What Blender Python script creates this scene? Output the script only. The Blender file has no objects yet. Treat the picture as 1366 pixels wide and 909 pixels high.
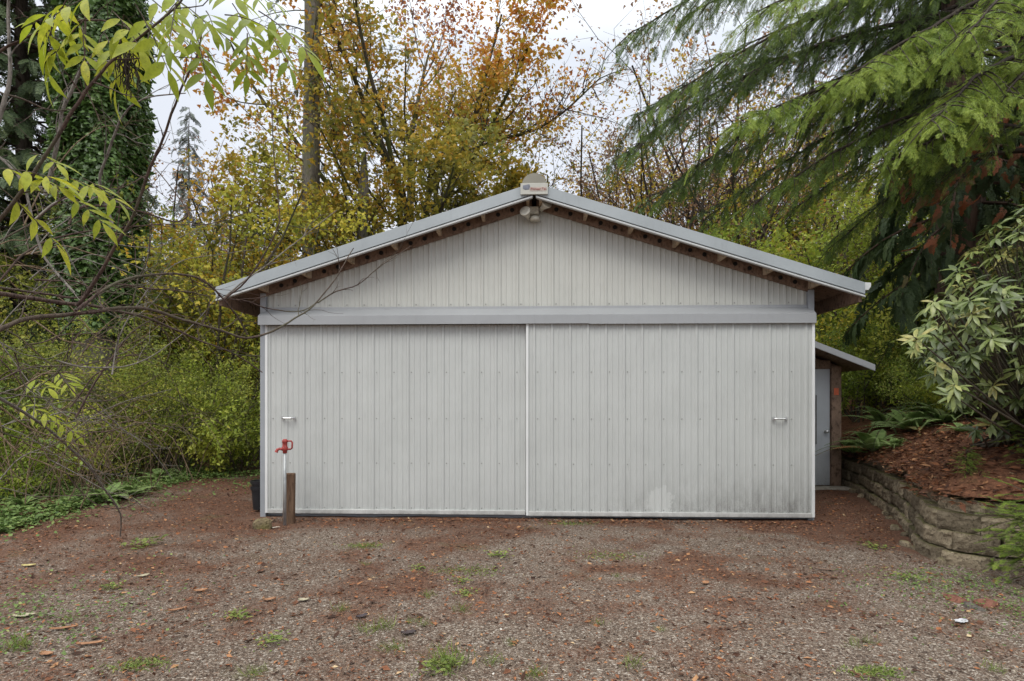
import bpy, math
import numpy as np
from mathutils import Vector, Matrix

# ------------------------------------------------------------------ basics
scene = bpy.context.scene
COL = scene.collection
F, CX, HY, CZ = 800.0, 683.0, 535.0, 1.5          # survey of the photograph: focal length, principal column, horizon row, eye height
R = np.random.default_rng(11)

def at(px, py, Y):
    return np.array([(px - CX) * Y / F, Y, CZ + (HY - py) * Y / F])

def norm(a):
    a = np.asarray(a, float)
    return a / (np.linalg.norm(a, axis=-1, keepdims=True) + 1e-9)

def smooth01(a, b, x):
    t = np.clip((x - a) / (b - a), 0, 1)
    return t * t * (3 - 2 * t)

def vnoise(x, y, s=1.0, seed=0):
    """cheap smooth value noise, about -1..1"""
    x = np.asarray(x, float) * s; y = np.asarray(y, float) * s
    def hsh(i, j):
        v = np.sin(i * 127.1 + j * 311.7 + seed * 74.7) * 43758.5453
        return v - np.floor(v)
    i = np.floor(x); j = np.floor(y); fx = x - i; fy = y - j
    fx = fx * fx * (3 - 2 * fx); fy = fy * fy * (3 - 2 * fy)
    a = hsh(i, j) * (1 - fx) + hsh(i + 1, j) * fx
    b = hsh(i, j + 1) * (1 - fx) + hsh(i + 1, j + 1) * fx
    return 2 * (a * (1 - fy) + b * fy) - 1

# ------------------------------------------------------------------ materials
class NT:
    def __init__(s, name):
        s.m = bpy.data.materials.new(name); s.m.use_nodes = True
        s.t = s.m.node_tree; s.t.nodes.clear()
        s.out = s.t.nodes.new('ShaderNodeOutputMaterial')
    def n(s, typ, **kw):
        nd = s.t.nodes.new('ShaderNode' + typ)
        for k, v in kw.items(): setattr(nd, k, v)
        return nd
    def l(s, a, b): s.t.links.new(a, b)
    def ramp(s, stops, src=None, interp='LINEAR'):
        r = s.n('ValToRGB'); cr = r.color_ramp; cr.interpolation = interp
        while len(cr.elements) < len(stops): cr.elements.new(0.5)
        for e, (p, c) in zip(cr.elements, stops):
            e.position = p; e.color = (*c, 1) if len(c) == 3 else c
        if src is not None: s.l(src, r.inputs[0])
        return r
    def noise(s, scale, detail=4, rough=0.55, vec=None, dist=0.0):
        n = s.n('TexNoise'); n.inputs['Scale'].default_value = scale
        n.inputs['Detail'].default_value = detail; n.inputs['Roughness'].default_value = rough
        n.inputs['Distortion'].default_value = dist
        if vec is not None: s.l(vec, n.inputs['Vector'])
        return n
    def obj(s, scale=(1, 1, 1)):
        tc = s.n('TexCoord'); mp = s.n('Mapping'); mp.inputs['Scale'].default_value = scale
        s.l(tc.outputs['Object'], mp.inputs['Vector']); return mp.outputs[0]
    def mix(s, a, b, fac, mode='MIX'):
        m = s.n('Mix', data_type='RGBA', blend_type=mode)
        for sock, v in ((m.inputs[6], a), (m.inputs[7], b), (m.inputs[0], fac)):
            if hasattr(v, 'links'): s.l(v, sock)
            elif isinstance(v, (int, float)): sock.default_value = v
            else: sock.default_value = (*v, 1)
        return m.outputs[2]
    def math(s, op, a, b=None, clamp=False):
        m = s.n('Math', operation=op, use_clamp=clamp)
        for sock, v in zip(m.inputs, (a, b)):
            if v is None: continue
            if hasattr(v, 'links'): s.l(v, sock)
            else: sock.default_value = v
        return m.outputs[0]
    def pbr(s, col, rough=0.6, metal=0.0, spec=0.4, bump=None, bstr=0.3, bdist=0.01):
        p = s.n('BsdfPrincipled')
        for sock, v in ((p.inputs['Base Color'], col), (p.inputs['Roughness'], rough)):
            if hasattr(v, 'links'): s.l(v, sock)
            elif isinstance(v, (int, float)): sock.default_value = v
            else: sock.default_value = (*v, 1)
        p.inputs['Metallic'].default_value = metal
        p.inputs['Specular IOR Level'].default_value = spec
        if bump is not None:
            b = s.n('Bump'); b.inputs['Strength'].default_value = bstr; b.inputs['Distance'].default_value = bdist
            s.l(bump, b.inputs['Height']); s.l(b.outputs[0], p.inputs['Normal'])
        return p
    def done(s, shader):
        s.l(shader.outputs[0], s.out.inputs['Surface']); return s.m

def leaf_mat(name, stops, trans=0.3, rough=0.5, spec=0.3, spots=0.0):
    t = NT(name)
    a = t.n('Attribute', attribute_name='tint')
    r = t.ramp(stops, a.outputs['Fac']); col = r.outputs[0]
    if spots:
        n1 = t.noise(26, 5, .7, t.obj()); n2 = t.noise(140, 3, .6, t.obj())
        col = t.mix(col, tuple(k * .62 for k in stops[1][1]), t.ramp([(.42, (0, 0, 0)), (.66, (spots,) * 3)], n1.outputs[0]).outputs[0])
        col = t.mix(col, (.14, .085, .035), t.ramp([(.62, (0, 0, 0)), (.70, (spots,) * 3)], n2.outputs[0]).outputs[0])
    p = t.pbr(col, rough, spec=spec)
    tr = t.n('BsdfTranslucent'); t.l(col, tr.inputs['Color'])
    m = t.n('MixShader'); m.inputs[0].default_value = trans
    t.l(p.outputs[0], m.inputs[1]); t.l(tr.outputs[0], m.inputs[2])
    return t.done(m)

def bark_mat(name, c1, c2, scale=6, moss=None, zs=0.25):
    t = NT(name); v = t.obj((1, 1, zs))
    n = t.noise(scale, 6, 0.65, v); n2 = t.noise(scale * 5, 4, 0.6, v)
    c = t.mix(c1, c2, t.ramp([(0.35, (0, 0, 0)), (0.65, (1, 1, 1))], n.outputs[0]).outputs[0])
    c = t.mix(c, (c1[0] * .4, c1[1] * .4, c1[2] * .4), t.ramp([(0.5, (0, 0, 0)), (0.7, (1, 1, 1))], n2.outputs[0]).outputs[0])
    if moss:
        nm = t.noise(1.7, 4, 0.6, t.obj())
        c = t.mix(c, moss, t.ramp([(0.45, (0, 0, 0)), (0.62, (1, 1, 1))], nm.outputs[0]).outputs[0])
    return t.done(t.pbr(c, 0.9, spec=0.15, bump=n2.outputs[0], bstr=0.8, bdist=0.03))

def plain_mat(name, col, rough=0.6, metal=0.0, spec=0.4, var=0.25, scale=12, bump=0.15):
    t = NT(name); n = t.noise(scale, 5, 0.6, t.obj())
    dark = tuple(c * (1 - var) for c in col); lite = tuple(min(1, c * (1 + var)) for c in col)
    c = t.ramp([(0.3, dark), (0.7, lite)], n.outputs[0]).outputs[0]
    return t.done(t.pbr(c, rough, metal, spec, bump=n.outputs[0], bstr=bump, bdist=0.004))

# ------------------------------------------------------------------ mesh building
class Geo:
    def __init__(s): s.v = []; s.f = []; s.m = []; s.t = []; s.n = 0
    def add(s, V, faces, tint=0.5, mat=0):
        V = np.asarray(V, float).reshape(-1, 3)
        if len(V) == 0: return s
        if isinstance(faces, np.ndarray): faces = [faces]
        for fa in faces:
            fa = np.asarray(fa, dtype=np.int64)
            if fa.ndim == 1: fa = fa[None]
            s.f.append(fa + s.n); s.m.append(mat)
        s.v.append(V); s.t.append(np.broadcast_to(np.asarray(tint, float), (len(V),)).copy()); s.n += len(V)
        return s
    def box(s, lo, hi, mat=0, tint=0.5, M=None):
        (x0, y0, z0), (x1, y1, z1) = lo, hi
        V = np.array([(x0,y0,z0),(x1,y0,z0),(x1,y1,z0),(x0,y1,z0),(x0,y0,z1),(x1,y0,z1),(x1,y1,z1),(x0,y1,z1)], float)
        if M is not None: V = V @ np.array(M)[:3, :3].T + np.array(M)[:3, 3]
        return s.add(V, np.array([(0,3,2,1),(4,5,6,7),(0,1,5,4),(1,2,6,5),(2,3,7,6),(3,0,4,7)]), tint, mat)
    def prism(s, poly, y0, y1, mat=0, axis='y'):
        """polygon given as (a, b) pairs extruded along an axis; axis y: poly is x,z ; axis x: poly is y,z"""
        n = len(poly); p = np.array(poly, float)
        def mk(c):
            if axis == 'y': return np.stack([p[:, 0], np.full(n, c), p[:, 1]], 1)
            return np.stack([np.full(n, c), p[:, 0], p[:, 1]], 1)
        V = np.concatenate([mk(y0), mk(y1)])
        q = np.array([(i, (i + 1) % n, n + (i + 1) % n, n + i) for i in range(n)])
        return s.add(V, [q, np.arange(n)[::-1][None], (np.arange(n) + n)[None]], 0.5, mat)
    def lathe(s, prof, c=(0, 0, 0), n=20, mat=0, M=None, caps=True):
        a = np.linspace(0, 2 * math.pi, n, endpoint=False); k = len(prof)
        V = np.concatenate([np.stack([r * np.cos(a), r * np.sin(a), np.full(n, z)], 1) for r, z in prof])
        if M is not None: V = V @ np.array(M)[:3, :3].T
        V = V + np.array(c)
        q = np.array([(i * n + j, i * n + (j + 1) % n, (i + 1) * n + (j + 1) % n, (i + 1) * n + j) for i in range(k - 1) for j in range(n)])
        fs = [q]
        if caps: fs += [np.arange(n)[::-1][None], (np.arange(n) + (k - 1) * n)[None]]
        return s.add(V, fs, 0.5, mat)
    def tubes(s, paths, sides=6, mat=0, tint=0.5):
        by = {}
        for p, r in paths:
            p = np.asarray(p, float); r = np.broadcast_to(np.asarray(r, float), (len(p),)); by.setdefault(len(p), []).append((p, r))
        for n, L in by.items():
            P = np.stack([p for p, _ in L]); Q = np.stack([r for _, r in L]); M = len(L)
            T = np.empty_like(P); T[:, 1:-1] = P[:, 2:] - P[:, :-2]; T[:, 0] = P[:, 1] - P[:, 0]; T[:, -1] = P[:, -1] - P[:, -2]
            T = norm(T); ref = np.where(np.abs(norm(P[:, -1] - P[:, 0])[:, 2:3]) > .75, [[1., 0.13, 0]], [[0.07, 0.11, 1.]])[:, None]
            U = norm(np.cross(T, ref)); W = np.cross(T, U)
            a = np.linspace(0, 2 * math.pi, sides, endpoint=False)
            V = P[:, :, None] + Q[:, :, None, None] * (U[:, :, None] * np.cos(a)[:, None] + W[:, :, None] * np.sin(a)[:, None])
            i, j = np.meshgrid(np.arange(n - 1), np.arange(sides), indexing='ij')
            q = np.stack([i * sides + j, (i + 1) * sides + j, (i + 1) * sides + (j + 1) % sides, i * sides + (j + 1) % sides], -1).reshape(-1, 4)
            q = (q[None] + (np.arange(M) * n * sides)[:, None, None]).reshape(-1, 4)
            caps = np.stack([np.arange(sides)[::-1], np.arange(sides) + (n - 1) * sides])
            caps = (caps[None] + (np.arange(M) * n * sides)[:, None, None]).reshape(-1, sides)
            s.add(V.reshape(-1, 3), [q, caps], tint, mat)
        return s
    def inst(s, tmpl, P, X, Z, S, tint, mat=0, jit=0.0):
        """copies of a small leaf template: x axis along X, normal near Z, size S"""
        TV, TF = tmpl; P = np.asarray(P, float); M = len(P)
        if M == 0: return s
        X = norm(X); Z = np.asarray(Z, float); Z = norm(Z - X * (Z * X).sum(1, keepdims=True)); Y = np.cross(Z, X)
        S = np.broadcast_to(np.asarray(S, float), (M,)) if np.ndim(S) < 2 else np.asarray(S)
        if S.ndim == 1: S = np.repeat(S[:, None], 3, 1)
        W = TV[None] * S[:, None]
        V = P[:, None] + W[..., 0:1] * X[:, None] + W[..., 1:2] * Y[:, None] + W[..., 2:3] * Z[:, None]
        nv = len(TV); off = (np.arange(M) * nv)[:, None, None]
        tint = np.broadcast_to(np.asarray(tint, float), (M,))[:, None] + np.zeros((1, nv))
        if jit: tint = tint + np.repeat(np.random.default_rng(M).normal(0, jit, (M, nv // 4)), 4, 1) + jit * 1.3 * (TV[None, :, 0] - .5)
        tint = np.clip(tint, .001, .999).ravel()
        return s.add(V.reshape(-1, 3), [(fa[None] + off).reshape(-1, fa.shape[1]) for fa in TF], tint, mat)
    def mesh(s, name, mats, smooth=False):
        me = bpy.data.meshes.new(name)
        V = np.concatenate(s.v); me.vertices.add(len(V)); me.vertices.foreach_set('co', V.astype(np.float32).ravel())
        idx = np.concatenate([f.ravel() for f in s.f]); tot = np.concatenate([np.full(len(f), f.shape[1]) for f in s.f])
        mi = np.concatenate([np.full(len(f), m) for f, m in zip(s.f, s.m)])
        st = np.concatenate([[0], np.cumsum(tot)[:-1]])
        me.loops.add(len(idx)); me.loops.foreach_set('vertex_index', idx.astype(np.int32))
        me.polygons.add(len(tot)); me.polygons.foreach_set('loop_start', st.astype(np.int32))
        me.polygons.foreach_set('material_index', mi.astype(np.int32))
        me.polygons.foreach_set('use_smooth', np.full(len(tot), bool(smooth)))
        at_ = me.attributes.new('tint', 'FLOAT', 'POINT'); at_.data.foreach_set('value', np.concatenate(s.t).astype(np.float32))
        for m in (mats if isinstance(mats, (list, tuple)) else [mats]): me.materials.append(m)
        me.update(calc_edges=True)
        return me
    def build(s, name, mats, parent=None, smooth=False, bevel=0, loc=None):
        o = bpy.data.objects.new(name, s.mesh(name, mats, smooth)); COL.objects.link(o)
        if parent is not None: o.parent = parent
        if loc is not None: o.location = tuple(loc)
        if bevel:
            b = o.modifiers.new('bevel', 'BEVEL'); b.width = bevel; b.segments = 2; b.limit_method = 'ANGLE'; b.angle_limit = math.radians(40)
        return o

def tag(o, label, cat, group=None):
    o['label'] = label; o['category'] = cat
    if group: o['group'] = group
    return o
def thing(name, label, cat, loc=(0, 0, 0), rotz=0.0, group=None):
    o = bpy.data.objects.new(name, None); COL.objects.link(o); o.empty_display_size = 0.2
    o.location = tuple(loc); o.rotation_euler = (0, 0, rotz)
    return tag(o, label, cat, group)
def kind(o, k): o['kind'] = k; return o
def dup(root, loc, rotz=0.0, scale=1.0, label=None, mats=None):
    r = root.copy(); COL.objects.link(r); r.location = tuple(loc); r.rotation_euler = (0, 0, rotz)
    r.scale = (scale,) * 3 if np.ndim(scale) == 0 else tuple(scale)
    if label: r['label'] = label
    for ch in list(root.children):
        c = ch.copy(); COL.objects.link(c); c.parent = r
        for g in list(ch.children):
            d = g.copy(); COL.objects.link(d); d.parent = c
    return r
def repaint(root, part, mat):
    for ch in root.children:
        if ch.name.split('.')[0] == part:
            ch.material_slots[0].link = 'OBJECT'; ch.material_slots[0].material = mat

# leaf templates -----------------------------------------------------
def blade(widths, fold=0.12, droop=0.15, L=1.0):
    """an elongated leaf: midrib + two edges, made of quads"""
    n = len(widths); t = np.linspace(0, 1, n); z = -droop * t ** 2
    mid = np.stack([t * L, 0 * t, z], 1); w = np.array(widths)
    lf = np.stack([t * L, w, z + fold * w], 1); rt = np.stack([t * L, -w, z + fold * w], 1)
    V = np.concatenate([mid, lf, rt]); q = []
    for i in range(n - 1):
        q += [(i, i + 1, n + i + 1, n + i), (i + 1, i, 2 * n + i, 2 * n + i + 1)]
    return V, [np.array(q)]
DIAMOND = (np.array([(0, 0, 0), (.42, .27, .07), (1, 0, -.05), (.42, -.27, .07)], float), [np.array([(0, 3, 2, 1)])])
NARROW = (np.array([(0, 0, 0), (.4, .11, .0), (1, 0, -.04), (.4, -.11, .0)], float), [np.array([(0, 3, 2, 1)])])
_ang = np.radians([180, 125, 88, 52, 32, 0, -32, -52, -88, -125])
_rad = np.array([.15, .33, .66, .40, .80, 1., .80, .40, .66, .33])[[0, 1, 2, 3, 4, 5, 6, 7, 8, 9]]
_rad[4] = _rad[6] = .62
MAPLE = (np.stack([_rad * np.cos(_ang) * .62 + .3, _rad * np.sin(_ang) * .66, -.3 * (_rad * np.sin(_ang)) ** 2], 1), [np.arange(10)[::-1][None]])
OVAL = blade([0.02, .17, .24, .2, .01], .2, .12)
RHODO = blade([0.015, .075, .115, .13, .12, .07, .005], .25, .22)
LEAFLET = blade([0.01, .075, .125, .135, .115, .06, .003], .22, .26)

# branching skeletons --------------------------------------------------
def grow(rs, p, d, L, r, lev, spec, tubes, tips):
    sp = spec[lev]; n = sp.get('n', 5); pts = [np.array(p, float)]; d = norm(d); dirs = [d]
    for i in range(n):
        d = norm(d + rs.normal(0, sp.get('wig', .12), 3) + np.array(sp.get('trop', (0, 0, 0))) / n)
        pts.append(pts[-1] + d * L / n); dirs.append(d)
    pts = np.array(pts); rad = r * np.linspace(1, sp.get('taper', .35), n + 1)
    tubes.append((pts, rad))
    if lev == len(spec) - 1: tips.append(pts); return
    k = rs.integers(sp['kids'][0], sp['kids'][1] + 1)
    for j in range(k):
        t = sp.get('start', .25) + (1 - sp.get('start', .25)) * (j + rs.random() * .8) / k
        i = min(int(t * n), n - 1); fr = t * n - i
        q = pts[i] * (1 - fr) + pts[i + 1] * fr
        ax = norm(np.cross(dirs[i], rs.normal(0, 1, 3))); a = math.radians(sp['ang'] + rs.normal(0, sp.get('angv', 10)))
        cd = dirs[i] * math.cos(a) + ax * math.sin(a)
        grow(rs, q, cd, L * sp['klen'] * (1 - .35 * t) * rs.uniform(.75, 1.2), np.interp(fr, [0, 1], rad[i:i + 2]) * sp.get('krad', .6), lev + 1, spec, tubes, tips)
    if sp.get('lead', True): tips.append(pts[n // 2:])

def on_tips(rs, tips, k, spread):
    P = []; D = []
    for t in tips:
        m = rs.poisson(k)
        if m == 0: continue
        u = rs.uniform(0, len(t) - 1.001, m); i = u.astype(int); f = (u - i)[:, None]
        P.append(t[i] * (1 - f) + t[i + 1] * f + rs.normal(0, spread, (m, 3))); D.append(np.repeat((t[-1] - t[0])[None], m, 0))
    return np.concatenate(P), norm(np.concatenate(D))

# conifer spray: a flat fan of side twiglets along an axis of unit length
def spray_template(seed, nl=11, sub=4, w=.020, droop=.25, ang=55):
    rs = np.random.default_rng(seed); V = []; q = []
    def dia(p, d, L, wd):
        d = np.array(d); s = np.array([-d[1], d[0]]); k = len(V)
        for a, b in ((0, 0), (.45, wd), (1, 0), (.45, -wd)):
            xy = p + d * L * a + s * b; V.append((xy[0], xy[1], 0))
        q.append((k, k + 3, k + 2, k + 1))
    dia(np.array([0., 0]), (1, 0), 1.0, w * .8)
    for i in range(nl):
        t = .06 + .9 * i / nl; Lm = .42 * (1 - t) ** .7 * (0.55 + .45 * min(1, t * 5)) + .05
        for sg in (-1, 1):
            a = math.radians(ang - 18 * t + rs.normal(0, 6)) * sg; d = np.array((math.cos(a), math.sin(a)))
            p = np.array([t + rs.normal(0, .01), 0]); L = Lm * rs.uniform(.75, 1.15)
            dia(p, d, L, w)
            for k in range(sub):
                u = .2 + .7 * k / sub
                for s2 in (-1, 1):
                    b = a + s2 * math.radians(45 + rs.normal(0, 8)); dd = np.array((math.cos(b), math.sin(b)))
                    dia(p + d * L * u, dd, L * .42 * (1.1 - u) + .02, w * .8)
    V = np.array(V); r = V[:, 0]; V[:, 2] = -droop * r ** 2 - .25 * V[:, 1] ** 2 + rs.normal(0, .006, len(V))
    return V, [np.array(q)]

# ------------------------------------------------------------------ camera, world, sun
cam = bpy.data.cameras.new('camera'); co = bpy.data.objects.new('camera', cam); COL.objects.link(co)
co.location = (0, 0, CZ); co.rotation_euler = (math.radians(90), 0, 0)
cam.sensor_width = 36; cam.lens = 36 * F / 1366; cam.shift_y = (HY - 454.5) / 1366; cam.clip_end = 600; cam.clip_start = 0.05
scene.camera = co

SUN_EL, SUN_AZ = math.radians(52), math.radians(205)
w = bpy.data.worlds.new('World'); scene.world = w; w.use_nodes = True
nt = w.node_tree; nt.nodes.clear()
def wn(t, **k):
    n = nt.nodes.new('ShaderNode' + t)
    for a, b in k.items(): setattr(n, a, b)
    return n
sky = wn('TexSky', sky_type='NISHITA'); sky.sun_disc = False; sky.sun_elevation = SUN_EL; sky.sun_rotation = SUN_AZ
tc = wn('TexCoord'); sx = wn('SeparateXYZ'); nt.links.new(tc.outputs['Generated'], sx.inputs[0])
cr = wn('ValToRGB'); cr.color_ramp.elements[0].position = 0.0; cr.color_ramp.elements[0].color = (.36, .36, .385, 1)
cr.color_ramp.elements[1].position = 1.0; cr.color_ramp.elements[1].color = (.99, 1, .975, 1)
e = cr.color_ramp.elements.new(.5); e.color = (.355, .374, .405, 1); e2 = cr.color_ramp.elements.new(.72); e2.color = (.96, .985, .97, 1)
nt.links.new(sx.outputs['Z'], cr.inputs[0])
cn = wn('TexNoise'); cn.inputs['Scale'].default_value = 2.2; cn.inputs['Detail'].default_value = 5
nt.links.new(tc.outputs['Generated'], cn.inputs['Vector'])
cm = wn('MapRange'); cm.inputs[1].default_value = .3; cm.inputs[2].default_value = .7; cm.inputs[3].default_value = 15.5; cm.inputs[4].default_value = 19.5
nt.links.new(cn.outputs[0], cm.inputs[0])
vm = wn('VectorMath', operation='SCALE'); nt.links.new(cr.outputs[0], vm.inputs[0]); nt.links.new(cm.outputs[0], vm.inputs['Scale'])
mx = wn('Mix', data_type='RGBA'); mx.inputs[0].default_value = .88
nt.links.new(sky.outputs[0], mx.inputs[6]); nt.links.new(vm.outputs[0], mx.inputs[7])
bg = wn('Background'); bg.inputs['Strength'].default_value = 0.15
wo = wn('OutputWorld'); nt.links.new(mx.outputs[2], bg.inputs[0]); nt.links.new(bg.outputs[0], wo.inputs[0])

sl = bpy.data.lights.new('sun', 'SUN'); sl.energy = 1.5; sl.angle = math.radians(30); sl.color = (1, .965, .91)
so = bpy.data.objects.new('sun', sl); COL.objects.link(so)
# light travels from the sky behind and left of the camera
sd = Vector((math.sin(SUN_AZ) * math.cos(SUN_EL), math.cos(SUN_AZ) * math.cos(SUN_EL), math.sin(SUN_EL)))
so.rotation_euler = sd.to_track_quat('Z', 'Y').to_euler(); so.location = (0, -5, 20)

scene.view_settings.view_transform = 'Standard'; scene.view_settings.look = 'None'; scene.view_settings.exposure = 0
cy = scene.cycles
cy.max_bounces = 7; cy.diffuse_bounces = 4; cy.glossy_bounces = 2; cy.transmission_bounces = 4; cy.transparent_max_bounces = 4
cy.use_denoising = True; cy.sample_clamp_indirect = 6
try: cy.denoising_prefilter = 'ACCURATE'
except Exception: pass

# ------------------------------------------------------------------ ground
def gh(x, y):
    x = np.asarray(x, float); y = np.asarray(y, float)
    h = .32 * smooth01(-4.6, -9, x) * smooth01(5.5, 8.5, y) + .02 * np.clip(y - 14, 0, 80) * .8
    h = h + .014 * vnoise(x, y, 1.1, 1) * smooth01(30, 5, y) + .007 * vnoise(x, y, 4.3, 2)
    return h - .02 * smooth01(6.9, 7.3, y) * smooth01(-4.2, -3.4, x) * smooth01(4.6, 4.0, x)

def duff(x, y):
    """0..1 where the red-brown litter lies thick"""
    n = .5 + .5 * vnoise(x, y, 1.3, 5); n2 = .5 + .5 * vnoise(x, y, 3.9, 6)
    d = .38 + .34 * smooth01(6.5, 7.4, y) * (.3 + .7 * n) + .75 * smooth01(2.8, 4.4, x - .12 * (7 - y)) * smooth01(4.8, 6.8, y) + .34 * smooth01(-1.6, -4.2, x) * (.4 + .6 * n)
    d = d + .22 * np.exp(-((x - 1.35 - .1 * (y - 4)) / .28) ** 2) * smooth01(6.2, 4.6, y) + .16 * np.exp(-((x + .9) / .5) ** 2)
    d = d - .14 * smooth01(4.8, 3.2, y) + .42 * (n * n2 * 2 - .5)
    return np.clip(d, 0.02, 1)

def ground_material():
    t = NT('gravel_ground'); v = t.obj()
    v1 = t.n('TexVoronoi'); v1.inputs['Scale'].default_value = 78; t.l(v, v1.inputs['Vector'])
    v2 = t.n('TexVoronoi'); v2.inputs['Scale'].default_value = 150; t.l(v, v2.inputs['Vector'])
    def stones(vn):
        s = t.n('SeparateColor'); t.l(vn.outputs['Color'], s.inputs[0])
        return t.ramp([(0, (.042, .029, .022)), (.3, (.100, .070, .052)), (.6, (.172, .126, .095)), (.86, (.28, .228, .18)), (1, (.64, .59, .52))], s.outputs[0]).outputs[0]
    g = t.mix(stones(v1), stones(v2), .42)
    a = t.n('Attribute', attribute_name='tint')
    nd = t.noise(38, 6, .7, v); nb = t.noise(3.2, 5, .6, v); nf = t.noise(150, 3, .7, v)
    red = t.ramp([(.25, (.036, .021, .015)), (.5, (.128, .066, .043)), (.72, (.24, .122, .072)), (.85, (.35, .22, .135))], nd.outputs[0]).outputs[0]
    m = t.math('ADD', t.math('MULTIPLY', a.outputs['Fac'], 1.15), t.math('MULTIPLY', t.math('SUBTRACT', nb.outputs[0], .5), .9))
    m = t.math('ADD', m, t.math('MULTIPLY', t.math('SUBTRACT', nf.outputs[0], .5), 2.0))
    mm = t.ramp([(.36, (0, 0, 0)), (.80, (1, 1, 1))], m).outputs[0]
    c = t.mix(g, red, mm)
    nm = t.noise(1.1, 5, .7, v); ms = t.ramp([(.60, (0, 0, 0)), (.74, (.55, .55, .55))], nm.outputs[0]).outputs[0]
    c = t.mix(c, (.10, .105, .04), ms)
    nl = t.noise(.7, 3, .5, v)
    c = t.mix(c, (.55, .5, .48), t.ramp([(.35, (.0, .0, .0)), (.65, (.32, .32, .32))], nl.outputs[0]).outputs[0], 'MULTIPLY')
    h = t.math('ADD', t.math('MULTIPLY', v1.outputs['Distance'], -1.0), t.math('MULTIPLY', nd.outputs[0], .6))
    p = t.pbr(c, .88, spec=.2, bump=h, bstr=.9, bdist=.012)
    return t.done(p)
xs = np.unique(np.round(np.concatenate([np.linspace(-160, -9, 26), np.arange(-9, 8.01, .07), np.linspace(8, 160, 26)]), 3))
ys = np.unique(np.round(np.concatenate([np.linspace(-60, 2, 12), np.arange(2, 12.01, .06), np.linspace(12, 200, 30)]), 3))
GX, GY = np.meshgrid(xs, ys, indexing='ij'); GZ = gh(GX, GY)
ii, jj = np.meshgrid(np.arange(len(xs) - 1), np.arange(len(ys) - 1), indexing='ij'); ny = len(ys)
gq = np.stack([ii * ny + jj, (ii + 1) * ny + jj, (ii + 1) * ny + jj + 1, ii * ny + jj + 1], -1).reshape(-1, 4)
g = Geo(); g.add(np.stack([GX, GY, GZ], -1).reshape(-1, 3), gq, duff(GX, GY).ravel())
kind(g.build('ground', ground_material(), smooth=True), 'structure')

# retaining wall line (plan view), from beside the shed forward to the frame edge
def catmull(P, m=12):
    P = np.array(P, float); Q = np.concatenate([[2 * P[0] - P[1]], P, [2 * P[-1] - P[-2]]]); out = []
    for i in range(1, len(Q) - 2):
        t = np.linspace(0, 1, m, endpoint=False)[:, None]; a, b, c, d = Q[i - 1:i + 3]
        out.append(.5 * ((2 * b) + (c - a) * t + (2 * a - 5 * b + 4 * c - d) * t ** 2 + (3 * b - a - 3 * c + d) * t ** 3))
    return np.concatenate(out + [P[-1:]])
WALL = catmull([(6.2, 14), (6.0, 12), (5.85, 10.7), (5.65, 9.8), (5.3, 8.8), (4.95, 7.8), (4.5, 6.85), (4.17, 6.2), (4.02, 5.75), (4.12, 5.42), (4.5, 5.2), (5.3, 5.02), (6.6, 4.85), (9, 4.6)])
def wall_dist(x, y):
    p = np.stack([np.ravel(x), np.ravel(y)], 1); a = WALL[:-1]; b = WALL[1:]; best = np.full(len(p), 1e9)
    for s, e_ in zip(a, b):
        d = e_ - s; t = np.clip(((p - s) @ d) / (d @ d), 0, 1); best = np.minimum(best, np.linalg.norm(p - s - t[:, None] * d, axis=1))
    return best.reshape(np.shape(x))
def bh(x, y):
    d = wall_dist(x, y)
    return .54 + .98 * (1 - np.exp(-d / 1.25)) + .02 * np.clip(d - 3, 0, 60) + .03 * vnoise(x, y, 1.6, 8) + .012 * vnoise(x, y, 6, 9)

t = NT('bank_soil'); v = t.obj(); nd = t.noise(26, 6, .7, v); nb = t.noise(2.5, 5, .6, v)
c = t.ramp([(.28, (.05, .026, .017)), (.5, (.17, .078, .045)), (.7, (.30, .14, .075)), (.85, (.38, .23, .13))], nd.outputs[0]).outputs[0]
c = t.mix(c, (.07, .075, .03), t.ramp([(.55, (0, 0, 0)), (.75, (.5, .5, .5))], nb.outputs[0]).outputs[0])
BANK_M = t.done(t.pbr(c, .9, spec=.15, bump=nd.outputs[0], bstr=1, bdist=.03))
nu = len(WALL); u = np.linspace(0, 1, nu)[:, None]
tang = norm(np.gradient(WALL, axis=0)); outw = np.stack([-tang[:, 1], tang[:, 0]], 1)     # towards the bank
far = np.where(u < .5, np.concatenate([7 + u * 90, 60 + 0 * u], 1), np.concatenate([52 + 0 * u, 60 - (u - .5) * 110], 1))
vs = np.concatenate([np.linspace(0, .12, 50) ** 1.2, np.linspace(.13, 1, 30)])
A = WALL + outw * .10
BX = A[:, None] * (1 - vs[None, :, None]) + far[:, None] * vs[None, :, None]
BZ = bh(BX[..., 0], BX[..., 1])
ii, jj = np.meshgrid(np.arange(nu - 1), np.arange(len(vs) - 1), indexing='ij'); nv = len(vs)
bq = np.stack([ii * nv + jj, ii * nv + jj + 1, (ii + 1) * nv + jj + 1, (ii + 1) * nv + jj], -1).reshape(-1, 4)
g = Geo(); g.add(np.concatenate([BX, BZ[..., None]], -1).reshape(-1, 3), bq)
kind(g.build('bank', BANK_M, smooth=True), 'structure')

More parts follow.
